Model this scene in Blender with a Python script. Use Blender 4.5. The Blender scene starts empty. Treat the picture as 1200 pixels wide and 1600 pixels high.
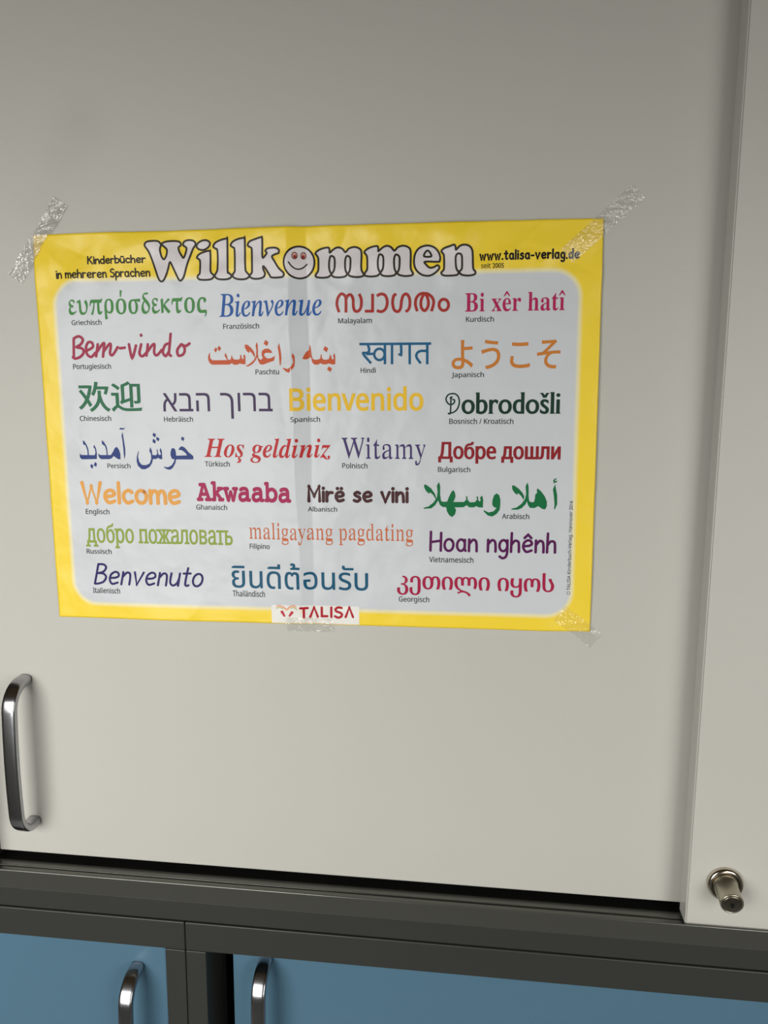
import bpy, bmesh, math, random
from mathutils import Vector, Matrix, noise, geometry

# ------------------------------------------------------------------ camera, light, exposure
SC = bpy.context.scene
COL = SC.collection
CAM = {"C": [0.13058, -0.61565, 1.54197], "rt": [0.9925645, 0.1216025, 0.0053359], "up": [-0.0247827, 0.158977, 0.9869712], "fw": [-0.1191699, 0.9797648, -0.1608085], "f": 1297.2}
cam_data = bpy.data.cameras.new('camera')
cam = bpy.data.objects.new('camera', cam_data)
COL.objects.link(cam)
_r, _u, _f = Vector(CAM['rt']), Vector(CAM['up']), Vector(CAM['fw'])
cam.matrix_world = Matrix(((_r.x, _u.x, -_f.x, CAM['C'][0]), (_r.y, _u.y, -_f.y, CAM['C'][1]),
                           (_r.z, _u.z, -_f.z, CAM['C'][2]), (0, 0, 0, 1)))
cam_data.sensor_fit = 'VERTICAL'
cam_data.sensor_height = 24.0
cam_data.lens = 24.0 * CAM['f'] / 1600.0
cam_data.clip_start = 0.01
SC.camera = cam

SC.view_settings.view_transform = 'Standard'
SC.view_settings.look = 'None'
SC.view_settings.gamma = 1.0
SC.view_settings.use_curve_mapping = False
SC.view_settings.exposure = 0.0

WORLD_STRENGTH = 0.7
world = bpy.data.worlds.new('sky'); SC.world = world
world.use_nodes = True
_wn = world.node_tree.nodes; _wl = world.node_tree.links
_sky = _wn.new('ShaderNodeTexSky'); _sky.sky_type = 'HOSEK_WILKIE'
_sky.sun_direction = (0.3, 0.6, 0.7); _sky.turbidity = 6.0
_wl.new(_sky.outputs['Color'], _wn['Background'].inputs['Color'])
_wn['Background'].inputs['Strength'].default_value = WORLD_STRENGTH

def area(name, loc, target, sx, sy, power, col, spread=180):
    d = bpy.data.lights.new(name, 'AREA'); d.shape = 'RECTANGLE'; d.size = sx; d.size_y = sy
    d.energy = power; d.color = col; d.spread = math.radians(spread)
    o = bpy.data.objects.new(name, d); COL.objects.link(o); o.location = loc
    o.rotation_euler = (Vector(target) - Vector(loc)).to_track_quat('-Z', 'Y').to_euler()
    return o
# room: x -2.2..2.0, y -2.0..0.42, z 0..2.6; window in the wall opposite the cupboard
RX0, RX1, RY0, RY1, RZ = -2.2, 2.0, -1.35, 0.40, 2.6
WINDOWS = [(-0.98, -0.12, 0.70, 1.85, 12.6), (0.50, 1.30, 0.70, 1.85, 8.5)]      # x0, x1, z0, z1, daylight power
for _a, _b2, _z0, _z1, _p in WINDOWS:      # added area lamps for window daylight, tilted down so the upper door darkens
    _y = RY0+0.16
    area('daylight', ((_a+_b2)/2, _y, (_z0+_z1)/2+.08), ((_a+_b2)/2, _y+0.8, (_z0+_z1)/2-0.42), _b2-_a-.1, _z1-_z0-.20, _p, (1.0, 0.985, 0.95), 140)

# ------------------------------------------------------------------ helpers
def lin(c):
    c = c/255.0
    return c/12.92 if c <= 0.04045 else ((c+0.055)/1.055)**2.4
def rgb(c, gain=1.0): return tuple(min(0.95, lin(v)*gain) for v in c) + (1.0,)

def mat(name, col, rough=0.5, metal=0.0, spec=0.5, coat=0.0, grain=0.0, grain_scale=900.0, bump=0.0, bump_scale=600.0):
    m = bpy.data.materials.new(name); m.use_nodes = True
    nt = m.node_tree; b = nt.nodes['Principled BSDF']
    b.inputs['Base Color'].default_value = col
    b.inputs['Roughness'].default_value = rough
    b.inputs['Metallic'].default_value = metal
    b.inputs['Specular IOR Level'].default_value = spec
    b.inputs['Coat Weight'].default_value = coat
    tc = nt.nodes.new('ShaderNodeTexCoord')
    if grain:
        n = nt.nodes.new('ShaderNodeTexNoise'); n.inputs['Scale'].default_value = grain_scale; n.inputs['Detail'].default_value = 3
        nt.links.new(tc.outputs['Object'], n.inputs['Vector'])
        r = nt.nodes.new('ShaderNodeMapRange'); r.inputs[1].default_value = .3; r.inputs[2].default_value = .7
        r.inputs[3].default_value = 1-grain; r.inputs[4].default_value = 1+grain
        nt.links.new(n.outputs['Fac'], r.inputs[0])
        mx = nt.nodes.new('ShaderNodeVectorMath'); mx.operation = 'SCALE'; mx.inputs[0].default_value = col[:3]
        nt.links.new(r.outputs[0], mx.inputs['Scale']); nt.links.new(mx.outputs[0], b.inputs['Base Color'])
    if bump:
        n2 = nt.nodes.new('ShaderNodeTexNoise'); n2.inputs['Scale'].default_value = bump_scale
        nt.links.new(tc.outputs['Object'], n2.inputs['Vector'])
        bp = nt.nodes.new('ShaderNodeBump'); bp.inputs['Strength'].default_value = bump; bp.inputs['Distance'].default_value = 0.0005
        nt.links.new(n2.outputs['Fac'], bp.inputs['Height']); nt.links.new(bp.outputs[0], b.inputs['Normal'])
    return m

def link(name, me, m=None, parent=None, loc=None):
    o = bpy.data.objects.new(name, me); COL.objects.link(o)
    if m is not None: me.materials.append(m)
    if parent is not None: o.parent = parent
    if loc is not None: o.location = loc
    return o
def from_bm(name, bm, m, parent=None, loc=None, smooth=False):
    me = bpy.data.meshes.new(name); bmesh.ops.recalc_face_normals(bm, faces=bm.faces); bm.to_mesh(me); bm.free()
    if smooth:
        for p in me.polygons: p.use_smooth = True
    return link(name, me, m, parent, loc)
def add_box(bm, x0, x1, y0, y1, z0, z1, bev=0.0, seg=2):
    r = bmesh.ops.create_cube(bm, size=1.0)
    vs = r['verts']
    for v in vs:
        v.co = Vector((x0 if v.co.x < 0 else x1, y0 if v.co.y < 0 else y1, z0 if v.co.z < 0 else z1))
    if bev:
        es = list({e for v in vs for e in v.link_edges})
        bmesh.ops.bevel(bm, geom=es, offset=bev, segments=seg, affect='EDGES', profile=0.5)
def box(name, x0, x1, y0, y1, z0, z1, m, parent=None, bev=0.0, seg=2):
    bm = bmesh.new(); add_box(bm, x0, x1, y0, y1, z0, z1, bev, seg)
    return from_bm(name, bm, m, parent)
def lathe(name, prof, m, parent=None, loc=None, n=48, axis='y'):
    """prof: list of (radius, y)"""
    bm = bmesh.new(); rings = []
    for r, y in prof:
        if r < 1e-7: rings.append([bm.verts.new((0, y, 0))])
        else: rings.append([bm.verts.new((r*math.cos(2*math.pi*i/n), y, r*math.sin(2*math.pi*i/n))) for i in range(n)])
    for a, b in zip(rings, rings[1:]):
        for i in range(n):
            j = (i+1) % n
            if len(a) == 1 and len(b) == 1: continue
            if len(a) == 1: bm.faces.new((a[0], b[i], b[j]))
            elif len(b) == 1: bm.faces.new((a[i], b[0], a[j]))
            else: bm.faces.new((a[i], b[i], b[j], a[j]))
    o = from_bm(name, bm, m, parent, loc, smooth=True)
    return o
def extrude_profile(name, prof, x0, x1, m, parent=None):
    """closed profile of (y,z) run along x"""
    bm = bmesh.new()
    a = [bm.verts.new((x0, y, z)) for y, z in prof]; b = [bm.verts.new((x1, y, z)) for y, z in prof]
    n = len(prof)
    for i in range(n):
        j = (i+1) % n; bm.faces.new((a[i], a[j], b[j], b[i]))
    bm.faces.new(a); bm.faces.new(b[::-1])
    return from_bm(name, bm, m, parent)
def empty(name, loc, rot=(0, 0, 0)):
    o = bpy.data.objects.new(name, None); COL.objects.link(o); o.location = loc; o.rotation_euler = rot
    o.empty_display_size = 0.05
    return o
def tag(o, label, cat, group=None):
    o['label'] = label; o['category'] = cat
    if group: o['group'] = group
    return o

Z0 = 1.5                      # height of the poster's centre
# ------------------------------------------------------------------ materials
M_door = mat('light_grey_laminate', rgb((191, 190, 182)), rough=0.42, spec=0.35, grain=0.012, grain_scale=1400, bump=0.06, bump_scale=1500)
M_edge = mat('light_grey_edge_band', rgb((196, 195, 188)), rough=0.22, spec=0.6)
M_blue = mat('blue_laminate', rgb((77, 110, 130)), rough=0.38, spec=0.4, grain=0.02, grain_scale=1200, bump=0.05, bump_scale=1400)
M_frame = mat('anthracite_coating', rgb((49, 50, 46)), rough=0.42, spec=0.4, grain=0.03, grain_scale=1500, bump=0.05, bump_scale=1600)
M_rail = mat('anthracite_rail', rgb((104, 104, 99)), rough=0.2, metal=0.65)
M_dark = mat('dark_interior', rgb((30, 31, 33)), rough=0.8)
M_steel = mat('satin_nickel', rgb((172, 172, 176)), rough=0.2, metal=1.0)
M_lock = mat('polished_nickel', rgb((205, 196, 182)), rough=0.14, metal=1.0)
M_lockbar = mat('brushed_nickel', rgb((190, 184, 168)), rough=0.28, metal=1.0)
M_lockface = mat('lock_face', rgb((120, 114, 102)), rough=0.3, metal=1.0)
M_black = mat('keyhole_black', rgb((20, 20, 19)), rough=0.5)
M_wall = mat('wall_paint', rgb((186, 182, 172)), rough=0.8, bump=0.1, bump_scale=80)
M_ceil = mat('ceiling_paint', rgb((172, 146, 104)), rough=0.9)
M_floor = mat('floor_linoleum', rgb((158, 158, 156)), rough=0.5, grain=0.1, grain_scale=30)
M_wframe = mat('window_frame_white', rgb((225, 225, 222)), rough=0.4)

# ------------------------------------------------------------------ room shell
def struct(o): o['kind'] = 'structure'; return o
T = 0.12
struct(box('floor', RX0-T, RX1+T, RY0-T, RY1+T, -0.1, 0.0, M_floor))
struct(box('ceiling', RX0-T, RX1+T, RY0-T, RY1+T, RZ, RZ+0.1, M_ceil))
struct(box('wall_left', RX0-T, RX0, RY0-T, RY1+T, 0, RZ, M_wall))
struct(box('wall_right', RX1, RX1+T, RY0-T, RY1+T, 0, RZ, M_wall))
struct(box('wall_back', RX0, RX1, RY1, RY1+T, 0, RZ, M_wall))
bm = bmesh.new()
_xs = [RX0] + [v for w in WINDOWS for v in w[:2]] + [RX1]
for k in range(0, len(_xs), 2): add_box(bm, _xs[k], _xs[k+1], RY0-T, RY0, 0, RZ)
for w in WINDOWS:
    add_box(bm, w[0], w[1], RY0-T, RY0, 0, w[2]); add_box(bm, w[0], w[1], RY0-T, RY0, w[3], RZ)
struct(from_bm('wall_front', bm, M_wall))
M_glass = bpy.data.materials.new('window_glass'); M_glass.use_nodes = True
_b = M_glass.node_tree.nodes['Principled BSDF']; _b.inputs['Transmission Weight'].default_value = 1.0
_b.inputs['Roughness'].default_value = 0.0; _b.inputs['IOR'].default_value = 1.45
for k, w in enumerate(WINDOWS):
    win = struct(empty('window_%d' % (k+1), ((w[0]+w[1])/2, RY0-0.06, w[2])))
    hw, hh = (w[1]-w[0])/2, w[3]-w[2]
    bm = bmesh.new()
    for a in ((-hw, hw, 0, .05), (-hw, hw, hh-.05, hh), (-hw, -hw+.05, .05, hh-.05), (hw-.05, hw, .05, hh-.05)):
        add_box(bm, a[0], a[1], -.03, .03, a[2], a[3], .004)
    from_bm('window_frame', bm, M_wframe, win)
    box('pane', -hw+.05, hw-.05, -.004, .004, .05, hh-.05, M_glass, win)

# ------------------------------------------------------------------ bow handle
def handle(parent, x, y, zt, zb, m, name='handle', stand=0.0262):
    """bow handle: two curved legs and a flat bar, swept along one path; (x,y) door surface, zt/zb leg centres"""
    R = 0.0195
    half = (zt-zb)/2; bow = math.radians(3.5); zm = (zt+zb)/2
    top = [Vector((x, y+0.001, half)), Vector((x, y-(stand-R)*0.55, half))]
    for k in range(17):
        a = (math.pi/2-bow)*k/16
        top.append(Vector((x, y-(stand-R)-R*math.sin(a), half-R+R*math.cos(a))))
    ye, ze = top[-1].y, top[-1].z                       # the bar bows out gently between the two bends
    bar = [Vector((x, ye-math.tan(bow)*ze/2*(1-(q/9)**2), ze*q/9)) for q in range(8, -9, -1)]
    path = top + bar + [Vector((p.x, p.y, -p.z)) for p in reversed(top)]
    for p in path: p.z += zm
    bm = bmesh.new(); rings = []; n = len(path); K = 40
    for i, p in enumerate(path):
        t = (path[min(i+1, n-1)]-path[max(i-1, 0)]).normalized()
        side = Vector((1, 0, 0)); nrm = side.cross(t).normalized()
        s = min(i, n-1-i)/10.0; s = min(1.0, s)
        w, h, e = 0.0058, 0.0044*(1-s)+0.0030*s, 2.6*(1-s)+4.6*s      # rounder at the door, flat bar
        ring = []
        for k in range(K):
            a = 2*math.pi*k/K; c, d = math.cos(a), math.sin(a)
            ring.append(bm.verts.new(p + side*w*math.copysign(abs(c)**(2/e), c) + nrm*h*math.copysign(abs(d)**(2/e), d)))
        rings.append(ring)
    for a, b in zip(rings, rings[1:]):
        for k in range(K): bm.faces.new((a[k], a[(k+1) % K], b[(k+1) % K], b[k]))
    bm.faces.new(rings[0][::-1]); bm.faces.new(rings[-1])
    return from_bm(name, bm, m, parent, smooth=True)

# ------------------------------------------------------------------ upper cupboard with two sliding doors
UX0, UX1, UZT, UZB = -0.298, 0.905, 0.46, -0.398       # z values relative to Z0
up = tag(empty('wall_cabinet', (0.30, 0.18, Z0+UZB)), 'grey sliding-door cupboard with the yellow poster taped on it, set on the blue units', 'cabinet')
def rel(o, e):                                          # mesh built in world coordinates, parented to an empty
    o.parent = e; o.matrix_parent_inverse = Matrix.Translation(-e.location); return o
YF = -0.024
bm = bmesh.new()
add_box(bm, UX0, UX0+.019, YF, .38, Z0+UZB+.0005, Z0+UZT, .0008)
add_box(bm, UX1-.019, UX1, YF, .38, Z0+UZB+.0005, Z0+UZT, .0008)
add_box(bm, UX0+.019, UX1-.019, YF+.001, .38, Z0+UZT-.019, Z0+UZT)
add_box(bm, UX0+.019, UX1-.019, YF, .372, Z0+UZB+.0005, Z0-.3800, .0007)
add_box(bm, UX0+.019, UX1-.019, .372, .38, Z0+UZB, Z0+UZT-.019)
rel(from_bm('carcass', bm, M_frame), up)
# bottom track: front lip, groove of the front leaf, ridge, groove of the rear leaf
YL = -.0254
def arc(cy, cz, r, a0, a1, n=7): return [(cy+r*math.cos(math.radians(a0+(a1-a0)*k/n)), cz+r*math.sin(math.radians(a0+(a1-a0)*k/n))) for k in range(n+1)]
prof = ([(YL, -.3796)] + arc(YL+.0009, -.3647, .0009, 180, 60) + [(YL+.0016, -.3650), (YL+.0016, -.3681)]
        + [(-.0144, -.3681), (-.0142, -.3684), (-.0142, -.3785), (-.0122, -.3785)] + arc(-.0115, -.3686, .0007, 180, 90, 5)
        + [(-.0048, -.3679), (-.0045, -.3682), (-.0045, -.3762), (.022, -.3762), (.022, -.3796)])
rel(extrude_profile('door_track', [(y, Z0+z) for y, z in prof], UX0+.0195, UX1-.0195, M_rail), up)
prof = [(YF+.0003, .4405), (YF+.0003, .4100), (YF+.0022, .4100), (YF+.0022, .432), (-.0035, .432), (-.0035, .418), (-.0015, .418), (-.0015, .432), (.022, .432), (.022, .4405)]
rel(extrude_profile('door_track', [(y, Z0+z) for y, z in prof], UX0+.0195, UX1-.0195, M_rail), up)
_sl = rel(box('brush_seal', UX0+.020, UX1-.020, -.0043, .0215, Z0-.3761, Z0-.3692, M_black), up); _sl['label'] = 'black strip standing in for the shade in the rear groove'  # added black strip that paints the groove's shade under the rear door
# rear leaf (left) with its handle
def laminate_stains(m):
    nt = m.node_tree; b = nt.nodes['Principled BSDF']
    src = b.inputs['Base Color'].links[0].from_socket
    tc = nt.nodes.new('ShaderNodeTexCoord'); n = nt.nodes.new('ShaderNodeTexNoise'); n.inputs['Scale'].default_value = 26; n.inputs['Detail'].default_value = 4
    nt.links.new(tc.outputs['Object'], n.inputs['Vector'])
    fac = None
    for c, r in (((-.172, 0, Z0+.222), .036), ((-.205, 0, Z0+.165), .03), ((-.185, 0, Z0+.20), .03)):
        d = nt.nodes.new('ShaderNodeVectorMath'); d.operation = 'DISTANCE'; d.inputs[1].default_value = c
        nt.links.new(tc.outputs['Object'], d.inputs[0])
        mr = nt.nodes.new('ShaderNodeMapRange'); mr.interpolation_type = 'SMOOTHSTEP'
        mr.inputs[1].default_value = r; mr.inputs[2].default_value = 0; mr.inputs[3].default_value = 0; mr.inputs[4].default_value = 1
        nt.links.new(d.outputs['Value'], mr.inputs[0])
        if fac is None: fac = mr.outputs[0]
        else:
            ad = nt.nodes.new('ShaderNodeMath'); ad.operation = 'MAXIMUM'; nt.links.new(fac, ad.inputs[0]); nt.links.new(mr.outputs[0], ad.inputs[1]); fac = ad.outputs[0]
    mu = nt.nodes.new('ShaderNodeMath'); mu.operation = 'MULTIPLY'; nt.links.new(fac, mu.inputs[0]); nt.links.new(n.outputs['Fac'], mu.inputs[1])
    m2 = nt.nodes.new('ShaderNodeMath'); m2.operation = 'MULTIPLY'; m2.inputs[1].default_value = 0.13; nt.links.new(mu.outputs[0], m2.inputs[0])
    mix = nt.nodes.new('ShaderNodeMix'); mix.data_type = 'RGBA'
    nt.links.new(m2.outputs[0], mix.inputs['Factor']); nt.links.new(src, mix.inputs['A']); mix.inputs['B'].default_value = rgb((120, 115, 100))
    nt.links.new(mix.outputs['Result'], b.inputs['Base Color'])
M_door_l = M_door.copy(); M_door_l.name = 'light_grey_laminate_worn'; laminate_stains(M_door_l)
dl = rel(box('sliding_door', -.2765, .312, 0, .018, Z0-.3627, Z0+.436, M_door_l, None, .0009, 3), up)
hd = handle(None, -.2425, 0.0, Z0-.2065, Z0-.3325, M_steel); hd.parent = dl; hd['label'] = 'satin nickel bow handle'
# front leaf (right) with edge band and cylinder lock
DX = 0.2892
dr = rel(box('sliding_door', DX+.0012, .884, -.0222, -.0042, Z0-.3654, Z0+.436, M_door, None, .0004, 2), up)
eb = box('edge_band', DX, DX+.0011, -.0222, -.0042, Z0-.3654, Z0+.436, M_edge, None, .0007, 3); eb.parent = dr; eb['label'] = 'pale edge band of the door'
LX, LZ = .3158, Z0-.3294
ring = lathe('lock_ring', [(0, 0.001), (.0130, 0.001), (.0132, -.0006), (.0130, -.0022), (.0120, -.0036), (.0108, -.0040), (.0100, -.0036), (.0098, -.0018), (.0096, -.0012), (.0091, -.0012), (.0, -.0012)], M_lock, dr, (LX, -.0222, LZ))
ring['label'] = 'polished lock rosette'
cyl = lathe('lock_cylinder', [(.0093, -.0010), (.0094, -.0030), (.0090, -.0042), (.0084, -.0046), (.0083, -.0200), (.0080, -.0208), (.0074, -.0210), (.0071, -.0206), (.0, -.0206)], M_lockbar, dr, (LX, -.0222, LZ-.0004))
cyl.rotation_euler.x = math.radians(8)
fc = lathe('lock_face', [(.0, -.0214), (.0060, -.0214), (.0067, -.0212), (.0069, -.0206), (.0069, -.0200)], M_lockface, None, None); fc.parent = cyl
bm = bmesh.new(); add_box(bm, -.0008, .0008, -.0217, -.0213, -.0030, .0012); add_box(bm, -.0017, .0017, -.0217, -.0213, -.0005, .0018)
add_box(bm, -.0012, .0018, -.0217, -.0213, -.0022, -.0012)
kh = from_bm('keyhole', bm, M_black); kh.parent = cyl

# ------------------------------------------------------------------ base units
def base_unit(x0, x1, label, door_list):
    e = tag(empty('base_cabinet', ((x0+x1)/2, .18, 0)), label, 'cabinet', 'blue base units under the grey cupboard')
    zt = Z0-.3985
    bm = bmesh.new()
    add_box(bm, x0+.0003, x0+.0173, YF, .38, .06, zt-.0262, .0006)
    add_box(bm, x1-.0173, x1-.0003, YF, .38, .06, zt-.0262, .0006)
    add_box(bm, x0+.0003, x1-.0003, YF, .38, zt-.0258, zt-.0006, .0008)
    add_box(bm, x0+.0176, x1-.0176, YF, .38, .06, .085, .0006)
    add_box(bm, x0+.0176, x1-.0176, .372, .38, .085, zt-.026)
    rel(from_bm('carcass', bm, M_frame), e)
    bm = bmesh.new(); add_box(bm, x0+.01, x1-.01, .0, .37, 0, .0598)
    rel(from_bm('plinth', bm, M_dark), e)
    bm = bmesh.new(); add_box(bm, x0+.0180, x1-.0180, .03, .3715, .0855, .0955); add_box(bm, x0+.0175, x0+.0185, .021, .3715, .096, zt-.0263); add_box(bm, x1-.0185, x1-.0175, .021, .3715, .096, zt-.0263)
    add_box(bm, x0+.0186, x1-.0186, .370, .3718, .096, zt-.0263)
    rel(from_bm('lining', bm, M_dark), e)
    for (dx0, dx1, y, hx) in door_list:
        d = rel(box('sliding_door', dx0, dx1, y, y+.018, .088, zt-.020 if y > -.01 else zt-.0262, M_blue, None, .0008, 3), e)
        h = handle(None, hx, y, Z0-.4445, Z0-.5725, M_steel); h.parent = d; h['label'] = 'satin nickel bow handle'
    return e
SX = -.1039
base_unit(SX-.80, SX, 'blue base unit left of the frame seam, door flush against its right post',
          [(SX-.42, SX-.0178, -.0215, -.1465), (SX-.782, SX-.39, 0.0, SX-.755)])
base_unit(SX, UX1, 'blue base unit right of the frame seam, dark gap beside its pushed-back door',
          [(-.0716, .44, 0.0, -.0425), (.42, UX1-.0178, -.0215, UX1-.045)])

# ------------------------------------------------------------------ poster
PO = tag(empty('welcome_poster', (0, -0.0008, Z0), (0, -0.012507, 0)), 'yellow-bordered paper poster with welcome words in many languages, taped to the grey door', 'poster')
HU, HV = 210.0, 148.5
def sst(a, b, x):
    t = min(1, max(0, (x-a)/(b-a))); return t*t*(3-2*t)
CREASES = [  # x0,y0,x1,y1,height,width  - handling creases
    (205, 140, 165, 118, 1.6, 6), (190, 122, 150, 132, -1.0, 6), (150, 132, 128, 118, .8, 7), (168, 146, 140, 120, 1.0, 6), (205, 112, 176, 124, -.9, 6),
    (120, 146, 92, 128, .6, 8), (60, 147, 40, 120, .8, 9), (30, 146, 20, 118, -.9, 7), (-60, 147, -80, 120, .7, 9), (-110, 147, -128, 125, .7, 9),
    (-205, 140, -180, 118, 1.4, 7), (-196, 146, -170, 132, -1.0, 7), (-207, 100, -196, 60, .6, 8), (195, -120, 178, -146, .9, 6), (-100, -147, -84, -120, .7, 7),
    (16, 108, 40, 92, .6, 7), (4, 60, 14, 84, -.5, 6), (-22, 40, -16, -10, .5, 8), (-24, -40, -16, -100, .5, 7), (40, 20, 80, -20, .3, 12), (-150, -60, -110, -90, .3, 12)]
def height(u, v):
    """distance of the paper from the door in mm"""
    t = (v+HV)/(2*HV)
    uL = -9.0-5.0*t + .5*math.sin(v*.06)
    uR = 0.25*math.sin(v*.045)
    h = 0.55
    # centre fold: the left half rises to a ridge, then drops over a narrow band to the fold line
    amp = 5.6*(0.75+0.25*math.sin(v*.021+1))
    left = math.exp(-max(0, uL-u)/26.0)
    if u <= uL: h += amp*left
    elif u <= uR: 
        s = (u-uL)/(uR-uL)
        h += amp*(1-s)
    if u > uR: h += 1.1*math.exp(-(u-uR)/18.0)*(1-math.exp(-(u-uR)/5.0))
    # broad waviness
    h += (1.7*sst(95, 122, v)+.3)*(1+noise.noise((u*.045+9, v*.055, 4.4)))
    h += 0.75*(1+noise.noise((u*.011+3, v*.016, 1.3))) + 0.25*(1+noise.noise((u*.035, v*.03, 7.1)))
    for x0, y0, x1, y1, a, w in CREASES:
        dx, dy = x1-x0, y1-y0; L2 = dx*dx+dy*dy
        s = ((u-x0)*dx+(v-y0)*dy)/L2
        if s < -.6 or s > 1.6: continue
        d = abs((u-x0)*dy-(v-y0)*dx)/math.sqrt(L2)
        if d > 4*w: continue
        h += a*math.exp(-d/w)*sst(-.5, .2, s)*sst(1.5, .8, s)
    # lightly springing edges
    h += 1.2*sst(-120, -HV, v)*sst(30, 90, abs(u-60))*(.5+.5*math.sin(u*.04)) + .7*sst(120, HV, v)*(.5+.5*math.sin(u*.07))
    # taped corners pulled to the door
    for cu, cv in ((-HU, HV), (HU, HV), (HU, -HV)):
        k = math.exp(-((u-cu)**2+(v-cv)**2)/(2*22**2)); h = h*(1-.8*k)
    k = math.exp(-((u+2)**2/(2*16**2)+(v+HV)**2/(2*12**2))); h *= 1-.6*k
    return max(h, 0.12)
NU, NV = 300, 200
GU = [-HU+2*HU*i/NU for i in range(NU+1)]; GV = [-HV+2*HV*j/NV for j in range(NV+1)]
GH = [[height(u, v) for u in GU] for v in GV]
def hmap(u, v):
    a = (u+HU)/(2*HU)*NU; b = (v+HV)/(2*HV)*NV
    i = min(NU-1, max(0, int(a))); j = min(NV-1, max(0, int(b))); a -= i; b -= j
    return (GH[j][i]*(1-a)+GH[j][i+1]*a)*(1-b)+(GH[j+1][i]*(1-a)+GH[j+1][i+1]*a)*b
def V3(u, v, off): return Vector((u/1000, -(hmap(u, v)+off)/1000, v/1000))

def paper_shader(m, col_socket_fn=None, col=None, rough=0.33, spec=0.36):
    m.use_nodes = True; nt = m.node_tree; b = nt.nodes['Principled BSDF']
    b.inputs['Roughness'].default_value = rough; b.inputs['Specular IOR Level'].default_value = spec
    tc = nt.nodes.new('ShaderNodeTexCoord'); tc.object = PO
    n = nt.nodes.new('ShaderNodeTexNoise'); n.inputs['Scale'].default_value = 42; n.inputs['Detail'].default_value = 2.5; n.inputs['Roughness'].default_value = .45
    nt.links.new(tc.outputs['Object'], n.inputs['Vector'])
    bp = nt.nodes.new('ShaderNodeBump'); bp.inputs['Strength'].default_value = .7; bp.inputs['Distance'].default_value = .0022
    nt.links.new(n.outputs['Fac'], bp.inputs['Height']); nt.links.new(bp.outputs[0], b.inputs['Normal'])
    if col is not None: b.inputs['Base Color'].default_value = col
    if col_socket_fn: nt.links.new(col_socket_fn(nt, tc), b.inputs['Base Color'])
    return m
INK_GAIN = 1.0
_inks = {}
def ink(c):
    k = tuple(c)
    if k not in _inks:
        _inks[k] = paper_shader(bpy.data.materials.new('ink_%02x%02x%02x' % k), col=rgb(c, INK_GAIN), rough=.45, spec=.22)
    return _inks[k]
YELLOW = rgb((248, 216, 58)); PALE = rgb((206, 210, 214)); CREAM = rgb((238, 228, 178))
def sheet_colour(nt, tc):
    N = nt.nodes; L = nt.links
    def math_(op, a, b=None, c=None):
        n = N.new('ShaderNodeMath'); n.operation = op
        for i, v in enumerate((a, b, c)):
            if v is None: continue
            if isinstance(v, (int, float)): n.inputs[i].default_value = v
            else: L.new(v, n.inputs[i])
        return n.outputs[0]
    sp = N.new('ShaderNodeSeparateXYZ'); L.new(tc.outputs['Object'], sp.inputs[0])
    # signed distance to a rounded rectangle, in metres
    cx, cz, bx, bz, r = 0.0, -.0112, .1935, .1235, .017
    qx = math_('SUBTRACT', math_('ABSOLUTE', math_('SUBTRACT', sp.outputs[0], cx)), bx-r)
    qz = math_('SUBTRACT', math_('ABSOLUTE', math_('SUBTRACT', sp.outputs[2], cz)), bz-r)
    mx, mz = math_('MAXIMUM', qx, 0.0), math_('MAXIMUM', qz, 0.0)
    ln = math_('SQRT', math_('ADD', math_('MULTIPLY', mx, mx), math_('MULTIPLY', mz, mz)))
    sd = math_('SUBTRACT', math_('ADD', ln, math_('MINIMUM', math_('MAXIMUM', qx, qz), 0.0)), r)
    ramp = N.new('ShaderNodeValToRGB')
    mr = N.new('ShaderNodeMapRange'); mr.inputs[1].default_value = -.001; mr.inputs[2].default_value = .0045
    L.new(sd, mr.inputs[0]); L.new(mr.outputs[0], ramp.inputs[0])
    e = ramp.color_ramp.elements; e[0].position = .15; e[0].color = PALE; e[1].position = 1.0; e[1].color = YELLOW
    x = ramp.color_ramp.elements.new(.55); x.color = CREAM
    return ramp.outputs[0]
M_sheet = paper_shader(bpy.data.materials.new('poster_paper'), sheet_colour)
bm = bmesh.new()
vs = [[bm.verts.new(V3(u, v, 0)) for u in GU] for v in GV]
for j in range(NV):
    for i in range(NU): bm.faces.new((vs[j][i], vs[j][i+1], vs[j+1][i+1], vs[j+1][i]))
me = bpy.data.meshes.new('printed_sheet'); bm.to_mesh(me); bm.free()
for p in me.polygons: p.use_smooth = True
sheet = link('printed_sheet', me, M_sheet, PO)
sm = sheet.modifiers.new('paper_thickness', 'SOLIDIFY'); sm.thickness = 0.00018; sm.offset = -1

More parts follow.
